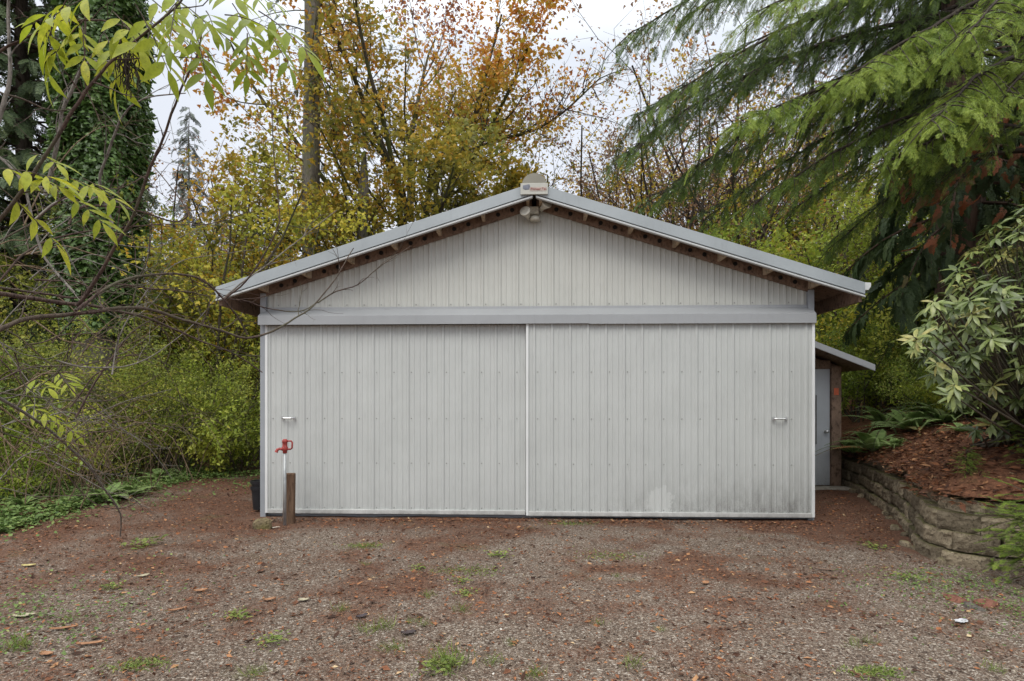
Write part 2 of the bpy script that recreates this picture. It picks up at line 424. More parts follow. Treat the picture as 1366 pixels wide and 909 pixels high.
# ------------------------------------------------------------------ gravel, litter, ground cover
_ico = np.array([(1,0,0),(-1,0,0),(0,1,0),(0,-1,0),(0,0,1),(0,0,-1)], float); _ico = _ico + np.random.default_rng(3).normal(0, .16, (6, 3))
PEBBLE = (_ico * .5, [np.array([(0,2,4),(2,1,4),(1,3,4),(3,0,4),(2,0,5),(1,2,5),(3,1,5),(0,3,5)])])
def in_view(n, y0, y1, rs, p=1.4):
    y = y0 + (y1 - y0) * rs.random(n) ** p; x = rs.uniform(-.93, .93, n) * y
    return x, y
def clear_of_things(x, y):
    ok = ~((np.abs(x - .27) < 3.75) & (y > 7.58 - .035 * x))
    ok &= ~((x > 3.4) & (wall_dist(x, y) < .16))
    # right of the wall is bank
    k = np.argmin(((np.stack([x, y], 1)[:, None] - WALL[None, ::3]) ** 2).sum(-1), 1); q = WALL[::3][k]; o = outw[::3][k]
    return ok, ((np.stack([x, y], 1) - q) * o).sum(1) > 0
rs = np.random.default_rng(21)
x, y = in_view(125000, 2.6, 9.5, rs); ok, onb = clear_of_things(x, y); keep = ok & ~onb & (rs.random(len(x)) > duff(x, y) * .7); x, y = x[keep], y[keep]
n = len(x); S = np.clip(rs.lognormal(-5.0, .55, n), .003, .034); S3 = np.stack([S, S * rs.uniform(.6, 1, n), S * rs.uniform(.4, .8, n)], 1)
X = rs.normal(0, 1, (n, 3)); X[:, 2] *= .25; Z = rs.normal(0, .4, (n, 3)) + [0, 0, 1]
g = Geo(); g.inst(PEBBLE, np.stack([x, y, gh(x, y) + S * .1], 1), X, Z, S3, np.clip(rs.beta(2, 3.2, n), 0, 1))
t = NT('pebble_stone'); a = t.n('Attribute', attribute_name='tint')
c = t.ramp([(0, (.042, .030, .024)), (.3, (.108, .079, .060)), (.55, (.185, .140, .107)), (.8, (.32, .268, .215)), (1, (.76, .73, .67))], a.outputs['Fac']).outputs[0]
kind(g.build('gravel', t.done(t.pbr(c, .8, spec=.25))), 'stuff')

LITTER_M = leaf_mat('dead_litter', [(0, (.028, .016, .012)), (.25, (.082, .040, .026)), (.5, (.185, .078, .042)), (.72, (.33, .135, .06)), (.9, (.44, .27, .14)), (1, (.58, .46, .28))], .1, .75, .2)
FLAKE = (np.array([(0, 0, 0), (.35, .22, .08), (1, .05, -.02), (.5, -.25, .05)], float), [np.array([(0, 3, 2, 1)])])
def litter(name, n, x, y, zf, seed, smax=1.0):
    rs = np.random.default_rng(seed); m = len(x); d = rs.normal(0, 1, (m, 3)); d[:, 2] *= .18
    needle = rs.random(m) < .5
    S = np.where(needle, rs.uniform(.02, .055, m), np.clip(rs.lognormal(-3.55, .4, m), .012, .075)) * smax
    W = np.where(needle, S * .16, S); S3 = np.stack([S, W, W], 1)
    g = Geo(); g.inst(FLAKE, np.stack([x, y, zf + rs.uniform(.002, .014, m)], 1), d, rs.normal(0, .35, (m, 3)) + [0, 0, 1], S3, rs.beta(1.8, 2.2, m))
    return kind(g.build(name, LITTER_M), 'stuff')
rs = np.random.default_rng(22)
x, y = in_view(140000, 2.6, 12, rs, 1.25); ok, onb = clear_of_things(x, y); k = ok & ~onb & (rs.random(len(x)) < duff(x, y) ** 1.3 * .8 + .05)
litter('fallen_needles', 0, x[k], y[k], gh(x[k], y[k]), 23)
n = 2600; xb_ = rs.uniform(-3.3, 3.95, n); yb2 = 7.70 - .035 * (xb_ - .27) - np.abs(rs.normal(0, .09, n)) - .10
litter('litter_drift', 0, xb_, yb2, gh(xb_, yb2) + rs.uniform(0, .015, n), 25, 1.1)  # extra litter along the door foot, added for a contact shadow
n = 46000; y = rs.uniform(4.6, 11.5, n); x = rs.uniform(4, 9.5, n); ok, onb = clear_of_things(x, y); k = onb
litter('leaf_litter', 0, x[k], y[k], bh(x[k], y[k]) + .005, 24, 1.9)

GREEN_M = leaf_mat('ground_cover_leaf', [(0, (.05, .085, .022)), (.5, (.115, .185, .045)), (.85, (.21, .29, .08)), (1, (.36, .38, .14))], .25, .55)
def cover(name, seed, n, region, size, zf):
    rs = np.random.default_rng(seed); x, y = region(rs, n); m = len(x)
    clump = .5 + .5 * vnoise(x, y, 2.2, seed); k = rs.random(m) < clump ** 1.7 * 1.7 + .04; x, y = x[k], y[k]; m = len(x)
    d = rs.normal(0, 1, (m, 3)); d[:, 2] = rs.uniform(-.2, .5, m)
    z = zf(x, y) + rs.uniform(.0, .09, m) * (.4 + clump[k])
    g = Geo(); g.inst(OVAL, np.stack([x, y, z], 1), d, rs.normal(0, .35, (m, 3)) + [0, 0, 1], np.stack([rs.uniform(.6, 1.3, m) * size, rs.uniform(1.0, 1.9, m) * size, np.full(m, size)], 1), np.clip(rs.normal(.5, .2, m), 0, 1))
    return kind(g.build(name, GREEN_M), 'stuff')
def left_region(rs, n):
    # the green skirt in front of the thicket: measured along the picture from the left edge to the garage corner
    px = rs.uniform(-60, 352, n); edge = np.interp(px, [-60, 0, 60, 130, 200, 260, 352], [740, 722, 705, 685, 668, 650, 640])
    py = edge - 6 + 26 * np.clip(rs.normal(0, .5, n), -1, 1) * (rs.random(n) < .3) - rs.random(n) ** 1.2 * np.interp(px, [-60, 100, 200, 352], [70, 55, 42, 30]); Y = F * CZ / (py - HY)
    return (px - CX) * Y / F, Y
cover('ivy_ground_cover', 31, 27000, left_region, .05, gh)
def left_fore(rs, n):
    x = rs.normal(-3.35, .5, n); y = rs.normal(4.15, .55, n); return x, y
cover('weed_carpet', 33, 1500, left_fore, .024, gh)
def right_fore(rs, n):
    x = np.abs(rs.normal(0, .55, n)) * -1 + 3.9; y = rs.normal(4.35, .45, n); return x, y
cover('clover_patch', 34, 3800, right_fore, .02, gh)

# ------------------------------------------------------------------ garage
def metal_paint(name, col, dirt=None, var=.05, rough=.42, smear=None):
    t = NT(name); v = t.obj(); vs_ = t.obj((1, 1, .18))
    n1 = t.noise(1.6, 4, .6, v); n2 = t.noise(16, 5, .65, vs_)
    lo = tuple(c * (1 - var) for c in col); hi = tuple(c * (1 + var) for c in col)
    c = t.ramp([(.3, lo), (.7, hi)], n1.outputs[0]).outputs[0]
    c = t.mix(c, tuple(k * .72 for k in col), t.ramp([(.55, (0, 0, 0)), (.8, (.35, .35, .35))], n2.outputs[0]).outputs[0])
    if dirt:
        sp = t.n('SeparateXYZ'); tc_ = t.n('TexCoord'); t.l(tc_.outputs['Object'], sp.inputs[0])
        low = t.n('MapRange'); t.l(sp.outputs['Z'], low.inputs[0])
        low.inputs[1].default_value = dirt[0]; low.inputs[2].default_value = 0.0; low.inputs[3].default_value = 0; low.inputs[4].default_value = 1
        side = t.n('MapRange'); t.l(sp.outputs['X'], side.inputs[0])
        side.inputs[1].default_value = dirt[1]; side.inputs[2].default_value = dirt[2]; side.inputs[3].default_value = .25; side.inputs[4].default_value = 1
        nn = t.noise(7, 6, .75, t.obj((1, 1, .5)))
        m = t.math('MULTIPLY', t.math('MULTIPLY', low.outputs[0], side.outputs[0]), t.ramp([(.35, (0, 0, 0)), (.7, (1, 1, 1))], nn.outputs[0]).outputs[0])
        m = t.math('MULTIPLY', m, dirt[3])
        c = t.mix(c, (.07, .065, .055), m)
        nz = t.noise(60, 4, .8, v)
        sm = t.math('MULTIPLY', t.math('POWER', low.outputs[0], 3.0), t.ramp([(.5, (0, 0, 0)), (.62, (.7, .7, .7))], nz.outputs[0]).outputs[0])
        c = t.mix(c, (.06, .055, .045), t.math('MULTIPLY', sm, side.outputs[0]))
        if smear:
            dx = t.math('MULTIPLY', t.math('SUBTRACT', sp.outputs['X'], smear[0]), 1 / smear[2]); dz = t.math('MULTIPLY', t.math('SUBTRACT', sp.outputs['Z'], smear[1]), 1 / smear[3])
            rr_ = t.math('ADD', t.math('POWER', t.math('ABSOLUTE', dx), 2.0), t.math('POWER', t.math('ABSOLUTE', dz), 2.0))
            rr_ = t.math('ADD', rr_, t.math('MULTIPLY', t.math('SUBTRACT', t.noise(9, 5, .7, v).outputs[0], .5), 2.4))
            c = t.mix(c, tuple(min(.9, k * 1.12) for k in col), t.ramp([(.55, (.8, .8, .8)), (.75, (0, 0, 0))], rr_).outputs[0])
    nw = t.noise(2.6, 3, .5, t.obj((1.6, 1, .7)))
    return t.done(t.pbr(c, rough, 0, .45, bump=nw.outputs[0], bstr=.35, bdist=.03))
WALL_P = metal_paint('painted_steel_gable', (.48, .482, .445))
DOORL_P = metal_paint('painted_steel_left_door', (.466, .478, .462), (.5, 6, 7, .5))
DOORR_P = metal_paint('painted_steel_right_door', (.456, .468, .452), (.7, .6, 2.9, .8), smear=(1.62, .22, .19, .24))
TRIM_P = metal_paint('blue_grey_trim', (.285, .30, .32), var=.08)
FASCIA_P = metal_paint('rake_trim_steel', (.33, .36, .375), var=.10)
DRIP_P = metal_paint('drip_edge_steel', (.47, .48, .48))
WHITE_P = metal_paint('white_edge_trim', (.66, .67, .66), var=.06)
BROWN_W = bark_mat('stained_wood', (.20, .135, .10), (.28, .19, .14), 5, zs=.6)
LIGHT_W = bark_mat('raw_lumber', (.46, .35, .24), (.56, .44, .31), 7, zs=.5)
BLACK = plain_mat('black_gap', (.012, .012, .012), .8)
CHROME = plain_mat('bright_steel', (.55, .55, .55), .3, .8)
GALV = plain_mat('galvanised', (.36, .37, .37), .5, .5)
SCREW = plain_mat('screw_head', (.29, .29, .275), .5, .3)

TH = math.radians(-2.05)
garage = thing('garage', 'grey ribbed metal garage with two wide sliding doors under a low gable roof', 'garage', (.2685, 7.8, 0), TH)
HW, RX, SL, ZR, OV = 3.56, 0.02, .315, 4.21, .32           # half width, ridge x, roof slope, rake top at ridge, front overhang
ztop = lambda x: ZR - SL * np.abs(np.asarray(x, float) - RX)
DEPTH = 9.5
def rib_profile(x0, x1, pitch=.2286, phase=0.0):
    pts = []
    k0 = math.floor((x0 - phase) / pitch) - 1; k1 = math.ceil((x1 - phase) / pitch) + 1
    for k in range(k0, k1):
        c = phase + k * pitch
        for dx, dy in ((-.026, 0), (-.010, -.016), (.010, -.016), (.026, 0), (.064, 0), (.072, -.0065), (.082, -.0065), (.090, 0), (.139, 0), (.147, -.0065), (.157, -.0065), (.165, 0)):
            if x0 < c + dx < x1: pts.append((c + dx, dy))
    return np.array([(x0, 0)] + pts + [(x1, 0)])
def sheet(g, prof, y, zlo, zhi, mat=0):
    """ribbed sheet: profile in plan, lower and upper edge as functions of x"""
    n = len(prof); zl = np.broadcast_to(zlo, (n,)); zh = np.broadcast_to(zhi, (n,))
    rows = 6; V = []
    for i in range(rows + 1):
        f = i / rows; V.append(np.stack([prof[:, 0], prof[:, 1] + y, zl * (1 - f) + zh * f], 1))
    q = np.array([(i * n + j, i * n + j + 1, (i + 1) * n + j + 1, (i + 1) * n + j) for i in range(rows) for j in range(n - 1)])
    g.add(np.concatenate(V), q, .5, mat)
def screws(g, prof_phase, x0, x1, y, zs, mat):
    k = np.arange(math.floor((x0 - prof_phase) / .2286), math.ceil((x1 - prof_phase) / .2286) + 1) * .2286 + prof_phase + .045
    k = k[(k > x0 + .03) & (k < x1 - .03)]
    for z in zs:
        for c in k: g.lathe([(.0085, 0), (.0085, .004), (.004, .007)], (c, y, z), 6, mat, Matrix(((1, 0, 0), (0, 0, -1), (0, 1, 0))))
# walls behind
g = Geo(); pr = rib_profile(-HW, HW, phase=.03); zg = ztop(pr[:, 0]) - .20
sheet(g, pr, 0, 2.66, zg); screws(g, .03, -HW, HW, -.001, [2.76], 1)
g.build('gable_wall', [WALL_P, SCREW], garage)
g = Geo(); g.box((-HW, .012, -.05), (HW, .05, 2.66)); g.build('front_wall', TRIM_P, garage)
for sx_ in (-1, 1):
    g = Geo(); prs = rib_profile(0.06, DEPTH)
    n = len(prs); V = np.concatenate([np.stack([np.full(n, sx_ * HW) - sx_ * prs[:, 1], prs[:, 0], np.full(n, z)], 1) for z in (0.0, 2.72)])
    g.add(V, np.array([(j, j + 1, n + j + 1, n + j) for j in range(n - 1)])); g.build('side_wall', WALL_P, garage)
g = Geo(); g.add(np.array([(-HW, DEPTH, 0), (HW, DEPTH, 0), (HW, DEPTH, ztop(HW) - .1), (RX, DEPTH, ZR - .1), (-HW, DEPTH, ztop(-HW) - .1)]), np.arange(5)[None]); g.build('rear_wall', WALL_P, garage)
for sx_ in (-1, 1):
    g = Geo(); x = sx_ * HW
    g.prism([(x - sx_ * .06, -.05), (x + sx_ * .014, -.05), (x + sx_ * .014, 2.91), (x - sx_ * .06, 2.91)], -.06, .07); g.build('corner_trim', TRIM_P, garage, bevel=.004)
# roof
XE = 4.03
for sx_ in (-1, 1):
    xe = RX + sx_ * XE
    zt = lambda x, d: float(ztop(x)) - d
    g = Geo(); g.prism([(RX, ZR - .035), (xe, zt(xe, .035)), (xe, zt(xe, .065)), (RX, ZR - .065)], -OV + .02, DEPTH + .4)
    roof = g.build('roof', BROWN_W, garage)
    g = Geo(); g.prism([(RX, ZR - .002), (xe, zt(xe, .002)), (xe, zt(xe, .033)), (RX, ZR - .033)], -OV + .02, DEPTH + .4); g.build('roof_sheet', FASCIA_P, roof)
    xi = RX + sx_ * .02
    g = Geo(); g.prism([(xi, zt(xi, -.004)), (xe, zt(xe, -.004)), (xe, zt(xe, .138)), (xi, zt(xi, .138))], -OV - .03, -OV + .016); rk = g.build('rake_trim', FASCIA_P, garage, bevel=.003)
    g = Geo(); g.prism([(xi, zt(xi, .140)), (xe, zt(xe, .140)), (xe, zt(xe, .152)), (xi, zt(xi, .152))], -OV - .012, -OV + .014); g.build('shadow_line', BLACK, rk)  # solid black strip standing in for the shadow line above the drip edge
    g = Geo(); g.prism([(xi, zt(xi, .154)), (xe, zt(xe, .154)), (xe, zt(xe, .178)), (xi, zt(xi, .178))], -OV - .038, -OV + .014); g.build('drip_edge', DRIP_P, rk, bevel=.003)
    # board closing the gap over the wall, with black discs painting the dark of its vent holes, and the purlin ends reaching out to the rake
    xa = RX + sx_ * .03; xb = sx_ * (HW + .02)
    g = Geo(); g.prism([(xa, zt(xa, .068)), (xb, zt(xb, .068)), (xb, zt(xb, .222)), (xa, zt(xa, .222))], -.045, -.021); bb = g.build('vent_board', BROWN_W, garage)
    xo = RX + sx_ * (XE - .015)
    g = Geo(); g.prism([(xo, zt(xo, .07)), (xo - sx_ * .04, zt(xo - sx_ * .04, .07)), (xo - sx_ * .04, zt(xo, .23)), (xo, zt(xo, .23))], -OV + .02, DEPTH + .35); g.build('eave_board', BROWN_W, garage)
    for k in range(7):
        r = .08 + .57 * k; xc = RX + sx_ * r
        if k < 6 or True:
            g = Geo(); s = sx_ * .019
            g.prism([(xc - s, zt(xc, .068)), (xc + s, zt(xc, .068)), (xc + s, zt(xc, .185)), (xc - s, zt(xc, .185))], -OV + .018, -.046 if k < 6 else .3); g.build('lookout', LIGHT_W, garage)
        if k < 6:
            for f in (.36, .68):
                xh = xc + sx_ * .57 * f
                g = Geo(); g.lathe([(.028, 0), (.028, .004)], (xh, -.046, zt(xh, .150)), 12, 0, Matrix(((1, 0, 0), (0, 0, -1), (0, 1, 0)))); g.build('vent_hole_disc', BLACK, bb)
    g = Geo(); xg = xe + sx_ * .002
    g.prism([(xg, zt(xe, -.01)), (xg + sx_ * .085, zt(xe, -.005)), (xg + sx_ * .085, zt(xe, .04)), (xg + sx_ * .055, zt(xe, .085)), (xg, zt(xe, .085))], -OV + (.0 if sx_ > 0 else .1), DEPTH + .4); g.build('gutter', WHITE_P if sx_ > 0 else FASCIA_P, garage, bevel=.004)
# ridge vent cap with the maker's plate at its end
g = Geo(); arc = [(RX + .155 * math.cos(a), 4.185 + .155 * math.sin(a)) for a in np.linspace(0, math.pi, 15)]
g.prism(arc + [(RX - .155, 4.14), (RX + .155, 4.14)], -OV - .005, DEPTH + .4); rc = g.build('ridge_cap', metal_paint('weathered_cap', (.22, .205, .165), var=.2), garage)
g = Geo(); g.box((RX - .17, -OV - .062, 4.055), (RX + .17, -OV - .042, 4.195)); pl = g.build('ridge_plate', metal_paint('plate_white', (.43, .425, .38)), rc, bevel=.004)
g = Geo(); yb = -OV - .0645; g.prism([(RX - .14, 4.165), (RX - .06, 4.18), (RX - .05, 4.15), (RX - .065, 4.115), (RX - .11, 4.11), (RX - .14, 4.125)], yb, yb + .003); g.build('logo_mark', plain_mat('logo_grey', (.17, .18, .22)), pl)
g = Geo(); g.box((RX - .055, yb, 4.095), (RX + .15, yb + .003, 4.145)); g.build('pink_band', plain_mat('faded_pink', (.40, .33, .29)), pl)
fc = bpy.data.curves.new('plate_text', 'FONT'); fc.body = 'Pioneer Tec'; fc.size = .040; fc.extrude = .001; fc.align_x = 'CENTER'; fc.align_y = 'CENTER'
to = bpy.data.objects.new('plate_text', fc); COL.objects.link(to); to.parent = pl; to.location = (RX + .055, yb - .003, 4.12); to.rotation_euler = (math.radians(90), 0, 0)
fc.materials.append(plain_mat('text_red', (.28, .07, .06)))
bpy.context.view_layer.update()
tm = bpy.data.meshes.new_from_object(to.evaluated_get(bpy.context.evaluated_depsgraph_get())); tn_ = bpy.data.objects.new('plate_lettering', tm); COL.objects.link(tn_); tn_.parent = pl; tn_.location = to.location; tn_.rotation_euler = to.rotation_euler
bpy.data.objects.remove(to)
# twin floodlight under the ridge
fl = Geo(); fl.box((RX - .06, -.10, 3.90), (RX + .06, -.02, 4.0)); fo = fl.build('floodlight', plain_mat('aged_white', (.50, .47, .38), var=.3, scale=30), garage, bevel=.01)
for cxx, czz, yaw in ((RX - .085, 3.87, -.35), (RX + .11, 3.97, .6)):
    M = Matrix.Rotation(yaw, 3, 'Z') @ Matrix.Rotation(math.radians(70), 3, 'X')
    g = Geo(); g.lathe([(.028, -.05), (.032, 0), (.05, .05), (.068, .09), (.07, .10), (.062, .104), (.02, .097)], (cxx, -.13, czz), 18, 0, M); g.build('lamp_head', plain_mat('lamp_white', (.56, .54, .46), var=.25), fo, smooth=True)
g = Geo(); g.lathe([(.065, 0), (.07, .02), (.06, .05), (.02, .062)], (RX + .01, -.10, 3.81), 16, 0); g.build('sensor', plain_mat('sensor_white', (.52, .50, .42), var=.2), fo, smooth=True)
# track cover over the doors, two overlapping lengths
for xa, xb, k in ((-3.555, .78, 0), (.72, 3.55, .004)):
    g = Geo(); g.prism([(-.018 - k, 2.73), (-.022 - k, 2.695), (-.165 - k, 2.598), (-.170 - k, 2.483 - 2 * k), (-.150, 2.483 - 2 * k), (-.018, 2.60)], xa, xb, axis='x'); g.build('track_cover', metal_paint('track_cover_steel', (.29, .297, .305), var=.05), garage, bevel=.004)
g = Geo(); g.box((-3.5, -.14, 2.488), (3.5, -.02, 2.52)); g.build('door_track', BLACK, garage)
# sliding doors
def door(x0, x1, y, paint, phase, hx, whites):
    g = Geo(); sheet(g, rib_profile(x0 + .02, x1 - .02, phase=phase), y, .045, 2.50)
    screws(g, phase, x0 + .04, x1 - .04, y - .001, [.11, .69, 1.27, 1.87], 1)
    d = g.build('sliding_door', [paint, SCREW], garage)
    g = Geo(); g.box((x0 + .02, y + .004, .04), (x1 - .02, y + .03, 2.5)); g.build('door_backing', TRIM_P, d)
    for xx, wd in whites:
        g = Geo(); g.box((xx, y - .026, .034), (xx + wd, y + .032, 2.498)); g.build('edge_trim', WHITE_P, d, bevel=.003)
    g = Geo(); g.box((x0 + .034, y - .024, .03), (x1 - .034, y + .03, .085)); g.build('bottom_rail', metal_paint('bottom_rail_paint', (.50, .50, .48), (.12, -9, -8, .8)), d, bevel=.004)
    g = Geo(); hz = 1.275
    g.tubes([(np.array([(hx - .07, y - .02, hz), (hx - .068, y - .05, hz), (hx - .05, y - .062, hz), (hx + .05, y - .062, hz), (hx + .068, y - .05, hz), (hx + .07, y - .02, hz)]), .011)], 8)
    for s in (-1, 1): g.box((hx + s * .075 - .014, y - .03, hz - .02), (hx + s * .075 + .014, y - .016, hz + .02))
    g.build('handle', CHROME, d)
    return d
door(-3.50, -.06, -.055, DOORL_P, -.02, -3.19, ((-3.50, .035),))
door(-.085, 3.545, -.115, DOORR_P, .02, 3.11, ((-.085, .032), (3.512, .033)))
# ------------------------------------------------------------------ lean-to shed
shed = thing('lean_to_shed', 'small brown lean-to shed with a pale door and sloping roof, right of the garage', 'shed', (0, 0, 0))
g = Geo(); g.prism([(4.05, -.05), (5.70, -.05), (5.70, 2.10), (4.55, 2.50), (4.05, 2.50)], 10.42, 12.6); g.build('wall', BROWN_W, shed)
g = Geo(); g.box((4.70, 10.385, .04), (5.505, 10.425, 2.05)); sdoor = g.build('door', metal_paint('shed_door_paint', (.44, .46, .49), (.5, 0, 1, .4)), shed, bevel=.004)
g = Geo(); M = Matrix.Rotation(math.radians(90), 3, 'X'); g.lathe([(.03, 0), (.03, .008), (.012, .012), (.012, .04), (.03, .05), (.032, .065), (.02, .078)], (5.43, 10.385, .97), 16, 0, M); g.build('handle', CHROME, sdoor, smooth=True)
g = Geo(); g.box((5.255, 10.375, .75), (5.275, 10.384, 1.6)); g.build('hasp_strip', plain_mat('hasp', (.17, .17, .17)), sdoor)
g = Geo(); g.box((5.51, 10.34, -.03), (5.68, 10.42, 2.10)); g.build('post', BROWN_W, shed, bevel=.006)
g = Geo(); g.box((4.55, 10.36, 2.055), (5.505, 10.415, 2.20)); g.build('lintel', BROWN_W, shed, bevel=.005)
g = Geo(); g.box((5.55, 10.332, 1.60), (5.63, 10.339, 1.72)); g.build('reflector', plain_mat('orange_reflector', (.55, .11, .04), .4), shed)
g = Geo(); sh = lambda x: 2.455 - .39 * (x - 5.0)
g.prism([(4.45, sh(4.45)), (5.98, sh(5.98)), (5.98, sh(5.98) - .05), (4.45, sh(4.45) - .05)], 9.92, 12.9); g.build('roof', BROWN_W, shed)
g = Geo(); g.prism([(4.45, sh(4.45) + .03), (5.99, sh(5.99) + .03), (5.99, sh(5.99) - .075), (4.45, sh(4.45) - .075)], 9.885, 9.918); g.build('rake_trim', metal_paint('shed_trim', (.50, .51, .52)), shed, bevel=.003)
g = Geo(); g.box((4.4, 10.1, -.05), (5.72, 10.33, .035)); g.build('sill', plain_mat('old_concrete', (.32, .29, .25), .9), shed, bevel=.01)

# ------------------------------------------------------------------ retaining wall
def block_material():
    t = NT('split_face_block'); v = t.obj(); n = t.noise(9, 6, .7, v); n2 = t.noise(45, 5, .7, v); nm = t.noise(3.1, 5, .65, v)
    oi = t.n('ObjectInfo')
    c = t.ramp([(.25, (.16, .125, .085)), (.55, (.30, .245, .17)), (.8, (.42, .355, .26))], n.outputs[0]).outputs[0]
    c = t.mix(c, (.05, .038, .026), t.ramp([(.5, (0, 0, 0)), (.68, (.75, .75, .75))], n2.outputs[0]).outputs[0])
    ge = t.n('NewGeometry'); sp = t.n('SeparateXYZ'); t.l(ge.outputs['Normal'], sp.inputs[0])
    up = t.math('ADD', t.math('MULTIPLY', sp.outputs['Z'], .35), nm.outputs[0])
    c = t.mix(c, (.13, .135, .035), t.ramp([(.66, (0, 0, 0)), (.92, (.75, .75, .75))], up).outputs[0])
    hs = t.n('HueSaturation'); t.l(c, hs.inputs['Color']); vr = t.n('MapRange'); t.l(oi.outputs['Random'], vr.inputs[0]); vr.inputs[3].default_value = .55; vr.inputs[4].default_value = 1.3; t.l(vr.outputs[0], hs.inputs['Value'])
    return t.done(t.pbr(hs.outputs[0], .95, spec=.15, bump=t.math('ADD', n.outputs[0], n2.outputs[0]), bstr=1, bdist=.03))
BLOCK_M = block_material()
rwall = thing('retaining_wall', 'low curved retaining wall of mossy grey split-face blocks holding the right bank', 'wall', (5, 7.5, 0))
arc_l = np.concatenate([[0], np.cumsum(np.linalg.norm(np.diff(WALL, axis=0), axis=1))])
def wall_at(s): return np.array([np.interp(s, arc_l, WALL[:, 0]), np.interp(s, arc_l, WALL[:, 1])]), norm(np.array([np.interp(s, arc_l, outw[:, 0]), np.interp(s, arc_l, outw[:, 1])]))
def block_mesh(rs, L, H, D):
    nx, nz, ny = 9, 6, 3; g = Geo(); lat = {}
    V = []; idx = -np.ones((nx, ny, nz), int)
    for i in range(nx):
        for j in range(ny):
            for k in range(nz):
                if 0 < i < nx - 1 and 0 < j < ny - 1 and 0 < k < nz - 1: continue
                p = np.array([(i / (nx - 1) - .5) * L, j / (ny - 1) * D, k / (nz - 1) * H]); idx[i, j, k] = len(V); V.append(p)
    V = np.array(V); fr = V[:, 1] < 1e-6
    edge = np.minimum(np.minimum(V[:, 2], H - V[:, 2]) / .02, np.minimum(V[:, 0] + L / 2, L / 2 - V[:, 0]) / .03); edge = np.clip(edge, 0, 1)
    V[fr, 1] += (-.010 * edge + .004 * (1 - edge) + rs.normal(0, .005, len(V)))[fr]
    V += rs.normal(0, .002, V.shape)
    q = []
    def face(fn, a, b):
        for i in range(a - 1):
            for j in range(b - 1): q.append((fn(i, j), fn(i + 1, j), fn(i + 1, j + 1), fn(i, j + 1)))
    face(lambda i, k: idx[i, 0, k], nx, nz); face(lambda i, k: idx[nx - 1 - i, ny - 1, k], nx, nz)
    face(lambda j, k: idx[nx - 1, j, k], ny, nz); face(lambda j, k: idx[0, ny - 1 - j, k], ny, nz)
    face(lambda i, j: idx[i, j, nz - 1], nx, ny); face(lambda i, j: idx[i, ny - 1 - j, 0], nx, ny)
    g.add(V, np.array(q)); return g
rs = np.random.default_rng(41)
for c, (z0, back, s0, s1) in enumerate(((-.05, -.01, 2.2, 13.2), (.125, .022, 2.0, 13.2), (.30, .052, 1.8, 13.2), (.475, .17, 3.9, 10.7))):
    s = s0 + (c % 2) * .2
    while s < s1:
        L = rs.uniform(.36, .45); p, o = wall_at(s + L / 2)
        if c == 3 and rs.random() < .22: s += L; continue
        b = block_mesh(rs, L - .030, .164 if c < 3 else .13, .26).build('wall_block', BLOCK_M, rwall)
        pp = p + o * (back + rs.normal(0, .013))
        tx = np.array([o[1], -o[0]]);
        b.rotation_euler = (rs.normal(0, .02), rs.normal(0, .015), math.atan2(-o[0], o[1]) + rs.normal(0, .03))
        b.location = (pp[0] - 5, pp[1] - 7.5, z0 + rs.normal(0, .006) + (-.03 if c == 3 else 0))
        s += L

# loose stones along the foot of the wall and beside the drive
def rock(name, loc, size, mat, label, cat, seed, group=None, squash=.75):
    rs = np.random.default_rng(seed); g = Geo(); n, m = 14, 9; V = []
    ks = rs.normal(0, 1, (9, 3)); ph = rs.uniform(0, 6, 9)
    for i in range(m + 1):
        for j in range(n):
            th = math.pi * i / m; a = 2 * math.pi * j / n; d = np.array([math.sin(th) * math.cos(a), math.sin(th) * math.sin(a), math.cos(th)])
            r = 1 + .16 * np.sin(ks @ d * 1.5 + ph).sum() / 2.0 + rs.normal(0, .02)
            d = np.sign(d) * np.abs(d) ** .85; V.append(d * r * .5)
    V = np.array(V) * np.array([1, .8, squash]) * size; V[:, 2] += size * squash * .28
    q = np.array([(i * n + j, i * n + (j + 1) % n, (i + 1) * n + (j + 1) % n, (i + 1) * n + j) for i in range(m) for j in range(n)])[:, ::-1]
    o = g.add(V, q).build(name, mat, smooth=False, loc=loc); o.rotation_euler = (0, 0, rs.uniform(0, 6)); return tag(o, label, cat, group)
ROCK_Y = bark_mat('mossy_rock', (.15, .115, .07), (.24, .19, .115), 9, moss=(.16, .145, .05), zs=1)
ROCK_G = bark_mat('dark_rock', (.09, .08, .07), (.16, .14, .12), 8, zs=1)
ROCK_R = bark_mat('reddish_rock', (.17, .075, .055), (.24, .11, .075), 8, zs=1)
rock('rock', (-2.97, 7.14, -.04), .19, ROCK_Y, 'yellowish mossy rock at the foot of the garage corner beside the post', 'rock', 51, squash=.85)
for k, (px, py, Y, sz, m, lb) in enumerate(((1275, 801, 4.5, .17, ROCK_R, 'flat reddish stone lying in the weeds at lower right'), (1300, 812, 4.33, .15, ROCK_G, 'dark stone behind the white scrap at lower right'), (1318, 806, 4.4, .20, ROCK_R, 'largest reddish stone in the weeds near the right edge'))):
    p = at(px, py, Y); rock('stone', (p[0], Y, gh(p[0], Y) - .03), sz, m, lb, 'stone', 55 + k, squash=.45)
rs = np.random.default_rng(43)
for k in range(26):
    s = rs.uniform(4.2, 11.2); p, o = wall_at(s); q = p - o * rs.uniform(.03, .10)
    rock('foot_stone', (q[0], q[1], gh(*q) - .01), rs.uniform(.06, .12), BLOCK_M, 'small loose stone along the foot of the retaining wall', 'stone', 70 + k, 'loose stones at the foot of the retaining wall', .8)

